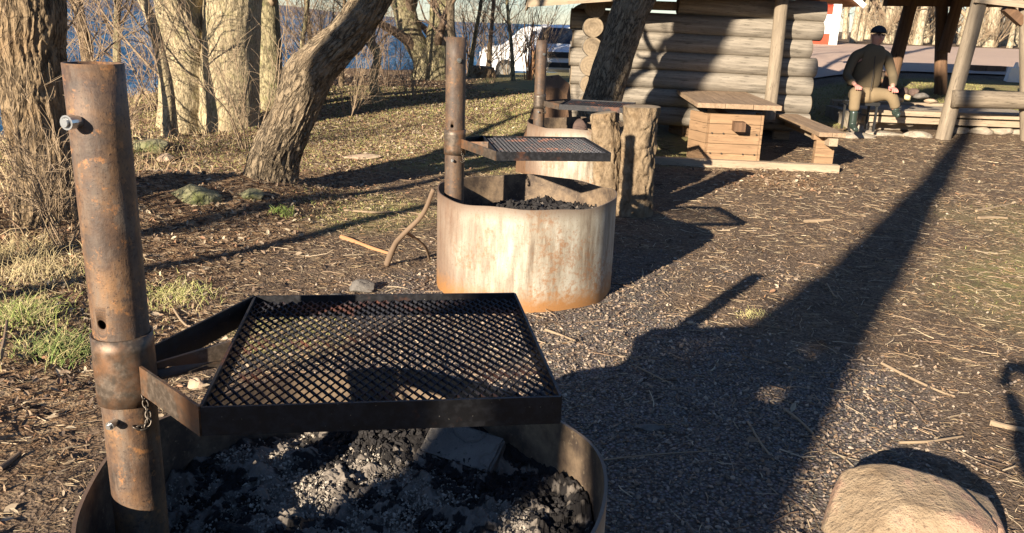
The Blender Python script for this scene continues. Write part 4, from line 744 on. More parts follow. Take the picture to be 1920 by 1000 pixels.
def person():
    gz=.27; O=np.array([5.08,12.35,gz])
    def W(x,y,z): return tuple(O+np.array([x,y,z]))
    # joints: facing the camera (-y); viewer left = -x
    hip=W(0,.12,.50); ch=W(.0,.06,.98); nk=W(.03,.03,1.16); hd=W(.05,.0,1.27)
    KR=W(-.27,-.30,.56); FR=W(-.27,-.36,.10); KL=W(.27,-.28,.52); FL=W(.36,-.25,.26)
    SR=W(-.21,.05,1.05); ER=W(-.33,-.02,.76); HR=W(-.27,-.27,.64); SL=W(.24,.05,1.05); EL=W(.35,-.02,.76); HL=W(.26,-.26,.62)
    body=[(hip,.13),(W(0,.09,.75),.13),(ch,.14),(nk,.055),(W(.04,.02,1.22),.06),(W(.05,-.01,1.295),(.088,.105)),(W(.05,.0,1.375),(.085,.09)),
      (SR,.06),(ER,.042),(HR,.03),(SL,.06),(EL,.042),(HL,.03),(W(-.1,.08,.5),.09),(KR,.06),(W(-.27,-.33,.15),.045),(W(.1,.08,.5),.09),(KL,.06),(W(.35,-.26,.30),.045)]
    ed=[(0,1),(1,2),(2,3),(3,4),(4,5),(5,6),(2,7),(7,8),(8,9),(2,10),(10,11),(11,12),(0,13),(13,14),(14,15),(0,16),(16,17),(17,18)]
    P_=skinmesh('person',body,ed,MAT['skin'],None); P_.location=(0,0,0)
    # move origin to base
    P_.data.transform(Matrix.Translation(-Vector(O))); P_.location=Vector(O)
    tag(P_,'seated person in olive jacket, khaki trousers and rubber boots by the hearth','person')
    J=[(W(0,.12,.52),(.22,.17)),(W(0,.08,.72),(.24,.18)),(W(.0,.06,.92),(.22,.15)),(W(.02,.04,1.09),(.14,.12)),(W(.045,.02,1.225),(.088,.09)),
       (SR,.085),(W(-.28,.02,.90),.072),(ER,.066),(W(-.30,-.14,.69),.058),(W(-.285,-.22,.66),.05),(SL,.085),(W(.30,.02,.90),.072),(EL,.066),(W(.31,-.14,.68),.058),(W(.28,-.21,.645),.052)]
    skinmesh('jacket',J,[(0,1),(1,2),(2,3),(3,4),(3,5),(5,6),(6,7),(7,8),(8,9),(3,10),(10,11),(11,12),(12,13),(13,14)],MAT['jacket'],P_)
    b=MB(); b.tube([W(.0,-.145,.58),W(.0,-.155,.8),W(.01,-.10,1.05)],.005,6); b.build('zip',MAT['cap'],P_)
    J=[(W(0,.12,.48),(.2,.14)),(W(-.13,.0,.50),.115),(W(-.21,-.15,.53),.10),(KR,.088),(W(-.275,-.33,.36),.078),(W(-.275,-.345,.27),.085),(W(.13,.0,.50),.115),(W(.2,-.14,.52),.10),(KL,.09),(W(.33,-.27,.38),.075),(W(.345,-.265,.34),.075)]
    skinmesh('trousers',J,[(0,1),(1,2),(2,3),(3,4),(4,5),(0,6),(6,7),(7,8),(8,9),(9,10)],MAT['trousers'],P_)
    for k,(a,f,toe) in enumerate(((W(-.275,-.345,.31),W(-.27,-.36,.07),W(-.28,-.54,.035)),(W(.345,-.265,.36),W(.36,-.26,.26),W(.34,-.42,.245)))):
        md=tuple((np.array(f)+np.array(toe))/2+[0,0,.01]); skinmesh('boot',[(a,.062),(tuple((np.array(a)+np.array(f))/2),.056),(f,.056),(md,(.05,.042)),(toe,(.048,.032))],[(0,1),(1,2),(2,3),(3,4)],MAT['boot'],P_)
    # gloved hands with five fingers resting on the knees
    for H,sx in ((HR,-1),(HL,1)):
        H=np.array(H); J=[(tuple(H+[0,.02,.0]),(.034,.026)),(tuple(H+[0,-.045,-.006]),(.040,.022))]; Eg=[(0,1)]
        for q,(dx,L) in enumerate(((-.03,.055),(-.01,.065),(.01,.06),(.03,.048))):
            i=len(J); J+=[(tuple(H+[dx,-.075,-.01]),.0125),(tuple(H+[dx*1.15,-.075-L*.5,-.028]),.0115),(tuple(H+[dx*1.2,-.075-L*.75,-.055]),.010)]; Eg+=[(1,i),(i,i+1),(i+1,i+2)]
        i=len(J); J+=[(tuple(H+[-sx*.042,-.01,-.008]),.013),(tuple(H+[-sx*.062,-.045,-.02]),.0115),(tuple(H+[-sx*.06,-.075,-.03]),.010)]; Eg+=[(0,i),(i,i+1),(i+1,i+2)]
        skinmesh('glove',J,Eg,MAT['glove'],P_,1)
    # face, cap
    c=np.array(W(.05,.0,1.33))
    b=MB(); V,T=ICO1; b.add(V*np.array([.014,.024,.024])+c+[0,-.108,-.012],T=T); b.build('nose',MAT['skin'],P_,True)
    for sx in (-1,1):
        b=MB(); b.add(V*np.array([.017,.010,.010])+c+[sx*.032,-.098,.014],T=T); b.build('eye',MAT['hair'],P_,True)
        b=MB(); b.add(V*np.array([.010,.02,.032])+c+[sx*.09,.01,0],T=T); b.build('ear',MAT['skin'],P_,True)
    b=MB(); b.add(V*np.array([.028,.010,.008])+c+[0,-.102,-.050],T=T); b.build('mouth',MAT['glove'],P_,True)
    V2,T2=ico(2); U=V2*np.array([.102,.118,.098]); U[:,2]=np.maximum(U[:,2],-.005); b=MB(); b.add(U*1.06+c+[0,.008,.042],T=T2)
    th=np.linspace(math.pi,2*math.pi,16); br=np.array([(math.cos(q)*.085,math.sin(q)*.14-.02,.005) for q in th]); V3=np.vstack([br,br+[0,0,.01]])+c+[0,-.005,.042]; k=np.arange(15); b.add(V3,np.stack([k,k+1,17+k,16+k],-1),T=np.vstack([[(0,i+1,i) for i in range(1,15)],[(16,16+i,17+i) for i in range(1,15)]])); b.build('cap',MAT['cap'],P_,True)
    # stool
    S_=empty('stool',(O[0],O[1]+.12,gz),'small dark stool under the seated person','stool')
    b=MB(); b.box((O[0],O[1]+.12,gz+.37),(.42,.34,.05)); b.build('seat',MAT['cardark'],S_)
    for sx in (-1,1):
        for sy in (-1,1): b=MB(); b.beam((O[0]+sx*.18,O[1]+.12+sy*.14,gz-.03),(O[0]+sx*.18,O[1]+.12+sy*.14,gz+.345),.03,.03,up=(1,0,0)); b.build('leg',MAT['cardark'],S_)
person()
def photographer():
    O=np.array([.40,-.50,0.]); W=lambda x,y,z: tuple(O+np.array([x,y,z]))
    hip=W(0,0,.95); ch=W(0,0,1.32); nk=W(0,0,1.47); SR=W(-.19,0,1.40); SL=W(.19,0,1.40); ER=W(-.36,.12,1.16); EL=W(.10,.20,1.16); HR=W(-.56,.26,1.53); HL=W(-.40,.26,1.53)
    J=[(hip,.14),(ch,.15),(nk,.055),(W(0,.01,1.60),.085),(W(0,0,1.68),.085),(SR,.07),(ER,.05),(HR,.032),(SL,.07),(EL,.05),(HL,.032),(W(-.11,0,.88),.10),(W(-.12,.02,.5),.07),(W(-.12,0,.08),.05),(W(.11,0,.88),.10),(W(.12,.02,.5),.07),(W(.12,0,.08),.05)]
    P_=skinmesh('person',J,[(0,1),(1,2),(2,3),(3,4),(1,5),(5,6),(6,7),(1,8),(8,9),(9,10),(0,11),(11,12),(12,13),(0,14),(14,15),(15,16)],MAT['skin'],None); P_.data.transform(Matrix.Translation(-Vector(O))); P_.location=Vector(O)
    tag(P_,'standing person in dark clothes at the viewpoint, outside the photo','person')
    skinmesh('jacket',[(W(0,0,.86),(.2,.16)),(W(0,0,1.15),(.2,.15)),(ch,(.19,.14)),(W(0,0,1.46),.09),(SR,.10),(ER,.095),(W(-.50,.22,1.42),.075),(SL,.10),(EL,.078),(W(-.30,.24,1.42),.075)],[(0,1),(1,2),(2,3),(2,4),(4,5),(5,6),(2,7),(7,8),(8,9)],MAT['cap'],P_)
    skinmesh('trousers',[(W(0,0,.93),(.17,.13)),(W(-.11,0,.84),.12),(W(-.12,.02,.48),.09),(W(-.12,0,.12),.08),(W(.11,0,.84),.12),(W(.12,.02,.48),.09),(W(.12,0,.12),.08)],[(0,1),(1,2),(2,3),(0,4),(4,5),(5,6)],MAT['cap'],P_)
    for sx in (-.12,.12): skinmesh('shoe',[(W(sx,-.05,.06),.055),(W(sx,.08,.05),(.05,.045)),(W(sx,.18,.04),(.045,.03))],[(0,1),(1,2)],MAT['boot'],P_)
    for H,sx in ((HR,-1),(HL,1)):
        H=np.array(H); J=[(tuple(H),(.03,.03)),(tuple(H+[-sx*.012,.045,.03]),(.034,.022))]; Eg=[(0,1)]
        for q,(dz,L) in enumerate(((-.03,.05),(-.01,.06),(.01,.058),(.03,.05))):
            i=len(J); J+=[(tuple(H+[0,.07,.045+dz]),.009),(tuple(H+[-sx*.02,.088,.05+dz]),.009),(tuple(H+[-sx*(.03+L*.3),.09,.052+dz]),.008)]; Eg+=[(1,i),(i,i+1),(i+1,i+2)]
        i=len(J); J+=[(tuple(H+[-sx*.02,.03,.05]),.011),(tuple(H+[-sx*.035,.045,.065]),.010)]; Eg+=[(0,i),(i,i+1)]
        skinmesh('hand',J,Eg,MAT['skin'],P_,1)
    b=MB(); b.box((-.06,-.14,1.60),(.15,.009,.075)); tag(b.build('phone',MAT['cardark'],loc=(-.06,-.14,1.60)),'dark phone held by the standing person outside the photo','phone')
photographer()
# ---------------------------------------------------------------- red and white shed
def shed():
    Y0=26.; x1=9.55; x0=6.2; z0=float(hz(9,26))-.1; E_=empty('red_shed',(8,28,z0),'red and white wooden shed beyond the cabin right corner','shed')
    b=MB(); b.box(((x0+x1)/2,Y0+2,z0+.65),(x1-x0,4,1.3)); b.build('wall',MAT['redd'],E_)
    b=MB(); b.box((8.55,Y0-.02,z0+.72),(1.9,.03,.56)); b.box((8.95,Y0-.021,z0+.39),(.30,.034,.10)); b.build('door_panel',MAT['white'],E_)
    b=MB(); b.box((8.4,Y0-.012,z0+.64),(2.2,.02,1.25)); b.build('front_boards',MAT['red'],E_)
    b=MB(); b.box((x1-.10,Y0-.03,z0+.65),(.24,.05,1.3)); b.build('corner_trim',MAT['white'],E_)
    b=MB(); b.box((x1+.012,Y0+.12,z0+.65),(.03,.2,1.28)); b.build('corner_trim',MAT['white'],E_)
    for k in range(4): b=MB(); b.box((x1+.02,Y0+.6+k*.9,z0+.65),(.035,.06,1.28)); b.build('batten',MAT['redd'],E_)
    b=MB(); b.beam((x1+.42,Y0+1.8,z0+1.26),(x0+1.7,Y0+1.8,z0+2.7),5.0,.05); b.beam((x0-.4,Y0+1.8,z0+1.26),(x0+1.7,Y0+1.8,z0+2.7),5.0,.05); b.build('roof',MAT['roofw'],E_)
    b=MB(); b.beam((x1+.42,Y0-.74,z0+1.24),(x0+1.7,Y0-.74,z0+2.68),.04,.14); b.build('bargeboard',MAT['white'],E_)
shed()
# ---------------------------------------------------------------- vehicles
def car(O,yaw,L,W_,H_,label,van=False,sh=.0):
    z0=O[2]; E_=empty('parked_car' if not van else 'parked_van',O,label,'car' if not van else 'van'); ca,sa=math.cos(yaw),math.sin(yaw); Rm=np.array([[ca,-sa,0],[sa,ca,0],[0,0,1]])
    K=lambda V:np.asarray(V,float)@Rm.T+np.array(O)
    hb=.5 if not van else .55
    if van: prof=[(-L/2,.3),(-L/2,.85),(-L/2+.08,1.0),(-L/2+.75,1.12),(-L/2+1.35,H_-.08),(-L/2+1.6,H_),(L/2-.15,H_),(L/2,H_-.15),(L/2,.3)]
    else: prof=[(-L/2,.28),(-L/2,.62),(-L/2+.1,.78),(-L/2+1.05,.92),(-L/2+1.75,H_-.06),(-L/2+2.1,H_),(L/2-.9,H_-.02),(L/2-.15,1.0),(L/2,.9),(L/2,.3)]
    n=len(prof); V=[]
    for s_,in_ in ((-1,.0),(-1,1),(1,1),(1,0)): pass
    for yy in (-W_/2,-W_/2+.06,W_/2-.06,W_/2):
        inn=.0
        for x,z in prof:
            k=max(0,(z-.95)/(H_-.95)) if z>.95 else 0; yv=yy*(1-.16*k); e=.97 if abs(yy)==W_/2 else 1; V.append((x*e,yv,z if e==1 else .3+(z-.3)*.97))
    Qs=[(k*n+i,k*n+(i+1)%n,(k+1)*n+(i+1)%n,(k+1)*n+i) for k in range(3) for i in range(n)]; V=K(V); b=MB(); b.add(V,Qs); b.add(V[:n],T=[(0,i+1,i) for i in range(1,n-1)]); b.add(V[-n:],T=[(0,i,i+1) for i in range(1,n-1)]); b.build('body',MAT['car'],E_,False)
    # windscreen + side windows, slightly proud
    i0,i1=(3,4) if van else (3,4); (xa,za),(xb,zb)=prof[i0],prof[i1]; b=MB(); d=.012; w1=W_/2*.86; w2=W_/2*.74
    xa2,za2=xa+(xb-xa)*.08,za+(zb-za)*.08; xb2,zb2=xa+(xb-xa)*.92,za+(zb-za)*.92
    b.add(K([(xa2-d,-w1,za2+d),(xa2-d,w1,za2+d),(xb2-d,w2,zb2+d),(xb2-d,-w2,zb2+d)]),[(0,1,2,3)]); b.build('windscreen',MAT['glass'],E_)
    for s_ in (-1,1):
        xs_=[(-L/2+1.5,-L/2+2.5),(-L/2+2.58,L/2-.95 if not van else -L/2+3.7)]
        for a_,c_ in xs_:
            b=MB(); zt=H_-.14; zl=1.0 if not van else 1.15; f=lambda z:(W_/2)*(1-.16*max(0,(z-.95)/(H_-.95)))+.012
            b.add(K([(a_,s_*f(zl),zl),(c_,s_*f(zl),zl),(c_-.08,s_*f(zt),zt),(a_+.25,s_*f(zt),zt)]),[(0,1,2,3)]); b.build('side_window',MAT['glass'],E_)
        for xw in (-L/2+.85,L/2-.85):
            b=MB(); a1=K([(xw,s_*(W_/2-.2),.33)])[0]; a2=K([(xw,s_*(W_/2+.01),.33)])[0]; b.tube([a1,a2],.33,24); o=b.build('wheel',MAT['tyre'],E_,False); b=MB(); b.tube([a2,a2+(a2-a1)*.04],.2,16); b.build('rim',MAT['chrome'],o)
        b=MB(); b.box((0,0,0),(.05,.34,.15)); V=b.V[0]+np.array([-L/2-.005,s_*(W_/2-.28),.72 if not van else .8]); b.V[0]=K(V); b.build('headlight',MAT['lamp'],E_)
        b=MB(); b.box((0,0,0),(.14,.16,.16)); b.V[0]=K(b.V[0]+np.array([-L/2+1.35,s_*(W_/2+.1),1.05])); b.build('mirror',MAT['car'],E_)
        if van: b=MB(); b.box((0,0,0),(.7,.01,.16)); b.V[0]=K(b.V[0]+np.array([.6,s_*(W_/2+.008),.78])); b.build('side_stripe',MAT['carred'],E_)
    b=MB(); b.box((0,0,0),(.04,.9,.16)); b.V[0]=K(b.V[0]+np.array([-L/2-.012,0,.68])); b.build('radiator_grille',MAT['cardark'],E_)
    b=MB(); b.box((0,0,0),(.05,1.3,.14)); b.V[0]=K(b.V[0]+np.array([-L/2-.012,0,.40])); b.build('air_intake',MAT['cardark'],E_)
    if not van: b=MB(); b.box((0,0,0),(.02,.32,.2)); b.V[0]=K(b.V[0]+np.array([-L/2-.03,.55,.58])); b.build('green_sticker',MAT['green'],E_)
p=at(985,150,29); car((p[0]+.75,29.5,float(hz(p[0],29))),R_(0),4.6,1.8,1.75,'white van with red side stripe parked behind the bare shrubs',True)
p=at(1045,158,24.5); car((p[0]+.25,26.5,float(hz(p[0],26))-.0),R_(90)-.12,4.4,1.78,1.5,'white car facing forward beside the cabin log corner')
# ---------------------------------------------------------------- forest at the right
def wood():
    k=0; rg=np.random.default_rng(12); pr=[]
    rows=[(1600,31,.17),(1612,36,.2),(1640,33,.14),(1668,32,.30),(1682,38,.16),(1700,35,.14),(1722,31,.22),(1740,36,.2),(1757,33,.2),(1780,40,.16),(1806,32,.24),(1835,33,.16),(1856,31,.30),(1872,34,.18),(1884,36,.14),(1897,31,.12),(1908,37,.16),(1918,33,.13),(1944,32,.2),(1627,42,.2),(1655,45,.2),(1692,44,.2),(1715,47,.2),(1748,43,.2),(1790,46,.2),(1822,44,.2),(1846,41,.2),(1865,47,.2),(1890,43,.2),(1912,45,.2),(1975,36,.2),(1585,40,.16),(1560,44,.2)]
    rows=[(a,b_,c_*.72) for a,b_,c_ in rows]
    for x in rg.uniform(1560,1990,50): rows.append((x,rg.uniform(38,75),rg.uniform(.06,.13)))
    for px,Yd,r in rows:
        p=at(px,70,Yd); x=p[0]; z=float(hz(x,Yd)); l1,l2=rg.normal(size=2)*.35; H_=rg.uniform(6,10)
        tree('wood_tree','pale bare tree in the wood behind the gravel road','tree',[([(x,Yd,z-.2),(x+l1*.4+rg.normal()*.05,Yd,z+H_*.25),(x+l1,Yd+l2,z+H_*.6),(x+l1*1.6,Yd,z+H_)],[r,r*.85,r*.6,r*.15])],MAT['far'],n=12,seg=.35,amp=.01,f=.4,flare=.3,seed=500+k,crown=(12,(1,3),60,(.6,1.8),120 if Yd<45 else 60,(.4,1)),twm='twigp' if k%3 else 'twig',group='bare trees in the wood behind the road',crown_from=.12); k+=1
    for j in range(16):
        x=rg.uniform(11,26); y=rg.uniform(30,36); shrub(x*y/31,y,rg.uniform(1.2,2.6),12,'low bare brush at the edge of the wood behind the road','twigp',j,.5,.02,200,'brush along the edge of the wood')
wood()
# brown leaf-covered rise behind the wood
# ---------------------------------------------------------------- trees behind the camera that shade the place
def offp(off,t,z=0.): return np.array([off*math.cos(SUN_AZ)+t*math.sin(SUN_AZ),-off*math.sin(SUN_AZ)+t*math.cos(SUN_AZ),z])
tree('shade_tree','tall bare tree standing behind the viewpoint, outside the photo','tree',[([offp(-1.1,-8,-.2),offp(-1.15,-8,2),offp(-1.16,-8,3.4),offp(-1.06,-8,4.6),offp(-1.10,-8,5.8),offp(-1.22,-8,7.2),offp(-1.3,-8,9.4)],[.34,.26,.22,.19,.17,.14,.07]),
  ([offp(-.35,-8,-.2),offp(-.45,-8,2.4),offp(-.72,-8,3.7),offp(-.88,-8,4.8),offp(-1.1,-8,6.2)],[.13,.12,.14,.12,.08]),([offp(-1.9,-8,9.0),offp(-2.2,-8,8.85),offp(-2.5,-8,8.45),offp(-2.8,-8,8.0),offp(-3.05,-8,7.6)],[.25,.33,.34,.30,.1])],MAT['barkA'],n=32,seg=.1,amp=.02,flare=.1,seed=91)
def caster(pts,rad,back,label,seed):
    P=[np.array(p)-ld*back for p in pts]; g=P[0].copy(); q=[np.array([g[0]-.3,g[1],-.2]),g*np.array([1,1,.5])]+P
    tree('shade_tree',label,'tree',[(q,[rad[0]*1.2,rad[0]*.9]+list(rad))],MAT['barkA'],n=28,seg=.12,amp=.015,flare=.1,seed=seed)
# unseen leaning stems, added and shaped to shade the two leaning trunks
caster([at(590,250,7.2)+[.06,0,0],at(606,150,7.2)+[.05,0,0],at(655,70,7.2)+[.05,0,0],at(705,-10,7.2)+[.05,0,0],np.array([-.5,7.4,2.8]),np.array([0,7.4,3.8])],[.08,.19,.20,.19,.18,.1],9,'unseen leaning tree added behind the viewpoint to shade the leaning trunk',93)
caster([at(1142,200,10.2)+[.0,0,0],at(1160,110,10.2),at(1178,50,10.2),at(1200,-10,10.2),np.array([1.9,10.3,3.2])],[.07,.15,.15,.15,.12],14,'second unseen leaning tree added behind the viewpoint to shade the cabin trunk',95)
# ---------------------------------------------------------------- sticks as things
def stick(pts,r,label,mat='twigp',up=.012,name='fallen_stick',forks=()):
    P=[]
    for q in pts:
        if len(q)==3 and q[2]>=0: p=gp(q[0],q[1]); p=p+[0,0,q[2]]
        else: p=gp(q[0],q[1])+[0,0,up]
        P.append(p)
    P=np.array(P); b=MB(); fn=lambda rr,TH,S,rest: rr*(1+.18*vn(rest*np.array([50,50,14]),5)); b.tube(P,np.linspace(r,r*.6,len(P)),10,fn=fn,seg=.02); tag(b.build(name,MAT[mat],loc=P[0]),label,'stick'); return P
stick([(1470,772),(1498,793),(1524,818)],.007,'straight pale stick lying in the shade, pointing to the boulder')
stick([(1402,796),(1425,835),(1450,868)],.006,'broken stick with a white split end above the small pale stone')
stick([(1652,685),(1700,710),(1760,738),(1790,748)],.008,'long pale knobby stick in the straw left of the right edge shadow')
stick([(1685,835),(1740,833),(1804,823)],.007,'pale stick lying across the boulder shadow')
stick([(1855,798),(1885,806),(1925,812)],.018,'thick pale split branch at the right edge above the boulder')
stick([(1022,622),(1050,632),(1078,643)],.008,'short pale stick on gravel below the middle pit')
stick([(1508,418),(1535,417),(1560,415)],.018,'short pale log piece beside the long tree shadow')
stick([(1835,412),(1860,411),(1888,412)],.018,'short pale wood chip piece near the right edge',)
stick([(1830,398),(1880,388),(1920,380)],.014,'long thin pale branch near the right edge behind the wood chip')
stick([(1550,535),(1562,555),(1570,562)],.006,'little crooked twig inside the long tree shadow')
stick([(640,447),(690,466),(735,480)],.018,'curved reddish fallen branch left of the middle pit','twigo')
stick([(645,397),(700,401),(765,401),(800,408)],.010,'yellow lichen covered stick on the ground behind the fallen branch','twigp')
stick([(326,583),(345,610),(385,640),(400,652)],.007,'pale bent stick on the soil between the pole and the grate')
stick([(1190,690),(1240,715),(1262,725)],.004,'thin twig in the gravel at the edge of the shade')
stick([(1130,868),(1220,858),(1340,850)],.0035,'very thin long twig across the shaded gravel')
stick([(0,885),(20,870),(38,855)],.012,'dark stick at the lower left edge','twig')
stick([(0,700),(10,665),(16,620)],.012,'dark mossy stick standing in grass at the left edge','twig',up=.05)
# branch leaning on the middle pit
b=MB(); e=np.array([-.50,5.02,.60]); g0_=gp(725,500); g0_[2]+=.01; mid=g0_*.55+e*.45+[-.03,0,-.02]; fn=lambda rr,TH,S,rest: rr*(1+.2*vn(rest*np.array([40,40,12]),5))
b.tube([g0_,g0_*.8+e*.2+[-.01,0,.03],mid,g0_*.25+e*.75+[.01,0,-.03],e],[.021,.019,.017,.015,.012],12,fn=fn,seg=.02)
E_=empty('leaning_branch',g0_,'grey forked branch propped against the middle pit drum','branch'); b.build('main_limb',MAT['twig'],E_,True)
g2=gp(806,488); b=MB(); b.tube([mid+[.02,0,.03],mid*.5+g2*.5+[.05,0,.02],g2],[.012,.010,.011],10,fn=fn,seg=.02); b.build('side_limb',MAT['twig'],E_,True)
# ---------------------------------------------------------------- scattered ground cover
PITS=((-.347,1.69,.585),(.075,5.08,.57),(.66,8.35,.57))
def scatter(n,x0,x1,y0,y1,dens,seed,power=1.):
    rg=np.random.default_rng(seed); y=y0+(y1-y0)*rg.random(n)**power; x=x0+(x1-x0)*rg.random(n)
    ok=(np.abs(x-.1)<(y+1.2)*.68+.5)&(x>edge_x(y)-1.5)
    for a,c,r in PITS: ok&=np.hypot(x-a,y-c)>r
    ok&=~((x>2.1)&(x<3.4)&(y>10)&(y<12)); ok&=~((x>.9)&(x<4.2)&(y>11.85)&(y<15.5)); ok&=~((x>5.2)&(y>12.6)&(y<14.2))
    x,y=x[ok],y[ok]; d=dens(x,y); k=rg.random(len(x))<d; return x[k],y[k]
def gzv(x,y): 
    near=np.exp(-np.clip(np.hypot(x-.5,y-3)-4,0,99)/4); return hz(x,y)+near*(.007*fbm(np.stack([x*22,y*22,0*x],-1),31,3)+.006*fbm(np.stack([x*8,y*8,0*x],-1),32,2))
def pal(n,cols,seed):
    rg=np.random.default_rng(seed); c=np.array(cols)[rg.integers(0,len(cols),n)]; return np.clip(c*(.7+.6*rg.random((n,1))),0,1)
# gravel
gx1,gy1=scatter(230000,-3.6,5.5,.75,8.5,lambda x,y:np.clip(gmasks(x,y)[0]*1.0+.05,0,1)*np.exp(-np.clip(y-3.5,0,9)/3.),1,1.4)
n=len(gx1); s_=.0020+.0075*rng.random(n)**4+.0005*gy1; V,T=ICO; V=V*(1+.22*np.random.default_rng(3).normal(size=(len(V),1)))
b=MB(); b.inst(V,T,np.stack([gx1,gy1,gzv(gx1,gy1)+s_*.25],-1),np.stack([s_*(.9+.7*rng.random(n)),s_*(.8+.3*rng.random(n)),s_*(.35+.4*rng.random(n))],-1),rotm(n,.25),pal(n,[(.27,.205,.15),(.19,.145,.105),(.33,.25,.18),(.40,.32,.24),(.13,.10,.08),(.28,.19,.125),(.24,.195,.16)],4))
tag(b.build('gravel',MAT['gravel']),'crushed gravel spread around the fire pits','gravel',kind='stuff'); print('gravel',n)
# leaves
LV=np.array([(-1,0,0),(-.45,-.42,.12),(.35,-.38,.16),(1,0,.05),(.35,.38,.16),(-.45,.42,.12),(0,0,-.02)]); LT=[(0,1,6),(1,2,6),(2,3,6),(3,4,6),(4,5,6),(5,0,6)]
lx,ly=scatter(120000,-7,9,.8,20,lambda x,y:np.clip((gmasks(x,y)[2]*1.1-.1)**1.5*.75+.02,0,1)*np.where(y<9,1,.8),5,1.3)
n=len(lx); s_=(.009+.017*rng.random(n))*(1+.02*ly); b=MB(); b.inst(LV,LT,np.stack([lx,ly,gzv(lx,ly)+.006+.012*rng.random(n)],-1),np.stack([s_,s_*(.6+.6*rng.random(n)),s_*(.4+1.6*rng.random(n))],-1),rotm(n,.32),pal(n,[(.25,.175,.115),(.14,.10,.07),(.28,.195,.125),(.36,.28,.19),(.44,.36,.25),(.10,.072,.052),(.30,.17,.10)],6))
tag(b.build('leaf_litter',MAT['leaf']),'brown dead leaves littering the soil','leaves',kind='stuff'); print('leaf',n)
cx1,cy1=scatter(70000,-4,8,.8,12,lambda x,y:np.clip(.55-.25*gmasks(x,y)[0],.05,1)*np.exp(-np.clip(y-5,0,9)/5),61,1.3)
n=len(cx1); s_=(.004+.011*rng.random(n)**2)*(1+.03*cy1); b=MB(); b.inst(LV,LT,np.stack([cx1,cy1,gzv(cx1,cy1)+.003+.004*rng.random(n)],-1),np.stack([s_*(1+1.2*rng.random(n)),s_*.45,s_*1.2],-1),rotm(n,.25),pal(n,[(.34,.24,.14),(.16,.10,.06),(.45,.35,.23),(.22,.15,.09),(.08,.055,.04),(.28,.17,.09)],62))
tag(b.build('wood_chips',MAT['leaf']),'small wood chips and leaf crumbs trodden into the soil','wood chips',kind='stuff')
# lying straw and needles
def straws(n,x0,x1,y0,y1,dens,seed,L,name,label,cols,flat=.12,w_=.0011,power=1.3):
    x,y=scatter(n,x0,x1,y0,y1,dens,seed,power); n=len(x); rg=np.random.default_rng(seed+1); a=rg.random(n)*6.28; l=L*(.35+rg.random(n)); K=4; P=np.zeros((n,K,3)); P[:,0]=np.stack([x,y,gzv(x,y)+.003+.008*rg.random(n)],-1)
    d=np.stack([np.cos(a),np.sin(a),flat*rg.normal(size=n)],-1)
    for k in range(1,K): P[:,k]=P[:,k-1]+d*(l/(K-1))[:,None]; d=d+.25*rg.normal(size=(n,3))*[1,1,.4]; d[:,2]-=.02; 
    P[:,:,2]=np.maximum(P[:,:,2],gzv(P[...,0],P[...,1])+.002); R0=(w_*(.6+rg.random(n))*(1+.045*y))[:,None]*np.linspace(1,.5,K); b=MB(); b.batch(P,R0,3,pal(n,cols,seed+2)); tag(b.build(name,MAT['grass']),label,'straw' if 'straw' in name else 'twigs',kind='stuff'); print(name,n)
straws(170000,-5,8,.8,13,lambda x,y:np.where(x>1.2,.7,1.)*np.clip(.30+.6*gmasks(x,y)[1]+.3*(1-gmasks(x,y)[0])-.55*gmasks(x,y)[0],.03,1)*np.where(x>1.5,1,1.),11,.06,'straw_litter','dry straw and needles lying flat on the ground',[(.42,.32,.19),(.30,.21,.12),(.52,.42,.27),(.18,.115,.065),(.34,.22,.12),(.12,.08,.05),(.2,.13,.08)],.12,.00085)
straws(16000,-5,7,.8,12,lambda x,y:np.full(x.shape,.6),15,.12,'twig_litter','short dead twigs strewn over the ground',[(.18,.12,.08),(.28,.2,.13),(.38,.3,.2),(.10,.07,.05)],.1,.0022)
# standing grass
def blades(x,y,h,seed,name,label,cols,w_=.0016,lean=.5,parent=None,cat='grass',kind='stuff'):
    n=len(x); rg=np.random.default_rng(seed); a=rg.random(n)*6.28; ln=lean*(.3+rg.random(n)); hh=h*(.45+.8*rg.random(n)); K=4; P=np.zeros((n,K,3)); P[:,0]=np.stack([x,y,gzv(x,y)-.004],-1); d=np.stack([np.cos(a)*ln*.5,np.sin(a)*ln*.5,np.ones(n)],-1)
    for k in range(1,K): P[:,k]=P[:,k-1]+d*(hh/(K-1))[:,None]; d[:,0]+=np.cos(a)*ln*.6; d[:,1]+=np.sin(a)*ln*.6; d[:,2]-=.28*ln; d/=np.linalg.norm(d,axis=1,keepdims=True)
    R0=(w_*(.7+.6*rg.random(n))*(1+.09*y))[:,None]*np.array([1,.9,.6,.15]); b=MB(); b.batch(P,R0,3,pal(n,cols,seed+1)); o=b.build(name,MAT['grass'],loc=(float(x.mean()),float(y.mean()),float(gzv(x,y).mean())) if kind is None else None); tag(o,label,cat,kind=kind); print(name,n)
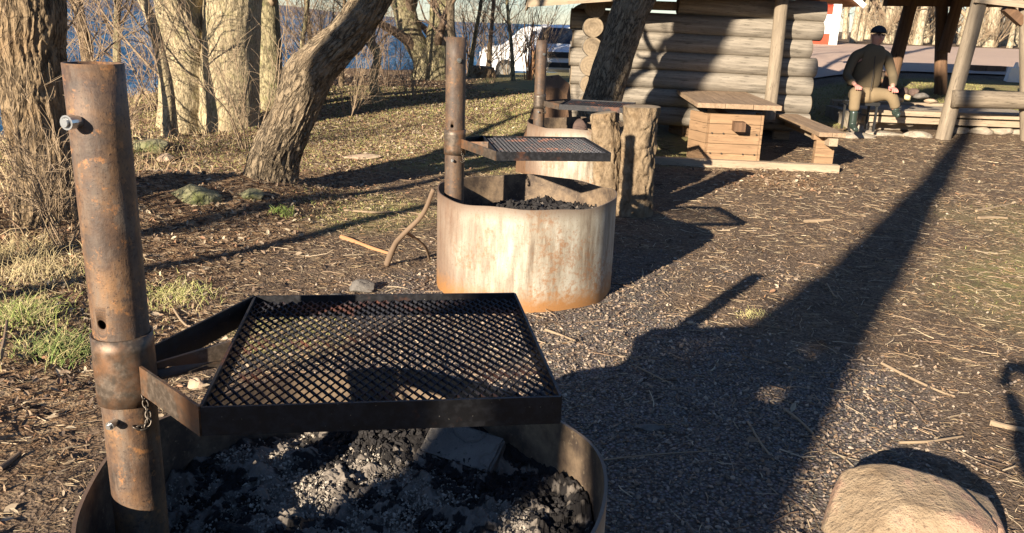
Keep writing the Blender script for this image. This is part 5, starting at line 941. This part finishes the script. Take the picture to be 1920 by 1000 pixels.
x,y=scatter(150000,-7,9,2.2,17.5,lambda x,y:np.clip((gmasks(x,y)[1]-.3)*1.6,0,1)*np.where((y<8)&(x>1),.35*(fbm(np.stack([x*1.5,y*1.5,0*x],-1),44,3)>.05),1),21,1.)
blades(x,y,.028,22,'short_grass','short yellow green grass growing over the ground',[(.30,.27,.10),(.38,.32,.14),(.22,.25,.07),(.42,.34,.18),(.26,.28,.09)],.0018,.8)
for k,(px,py,r,nn,h,lab,gc_) in enumerate([(45,600,.17,480,.12,'bright green grass tuft at the left edge below the rough trunk',[(.15,.20,.05),(.28,.33,.09),(.40,.33,.16),(.45,.38,.2)]),(110,665,.15,420,.12,'green and straw grass tuft left of the tall pole sleeve',[(.15,.20,.06),(.27,.29,.11),(.40,.34,.16),(.14,.2,.05)]),(330,560,.20,420,.07,'pale dry grass tuft right of the tall pole',[(.36,.34,.12),(.45,.38,.2),(.28,.3,.1)]),(528,402,.09,110,.07,'small green grass tuft in front of the leaning tree foot',[(.2,.3,.06),(.3,.36,.1)]),(25,480,.3,420,.13,'tall straw grass clump at the left edge',[(.42,.34,.18),(.5,.4,.22),(.3,.24,.12)]),(95,520,.35,420,.13,'straw coloured dry grass clump at the foot of the rough trunk',[(.42,.34,.18),(.5,.4,.22),(.3,.24,.12)]),(1410,590,.08,120,.03,'tiny yellow grass patch beside the long tree shadow',[(.5,.45,.2)])]):
    p=gp(px,py); rg=np.random.default_rng(900+k); blades(p[0]+rg.normal(size=nn)*r*.55,p[1]+rg.normal(size=nn)*r*.55,h,910+k,'grass_tuft',lab,gc_,.0011,1.0,kind=None,cat='grass tuft')
rg=np.random.default_rng(77)
# brush floor: dry stalks over the lake bank
x,y=scatter(9000,-7.5,1,5,22,lambda x,y:np.clip(ss(-2.6,-3.6,x+.13*(y-6))*1.,0,1),31,1.)
blades(x,y,.26,32,'dry_stalks','tangle of dry stalks and brambles on the lake bank',[(.36,.27,.15),(.28,.19,.11),(.44,.34,.2),(.2,.13,.08)],.0022,1.1)
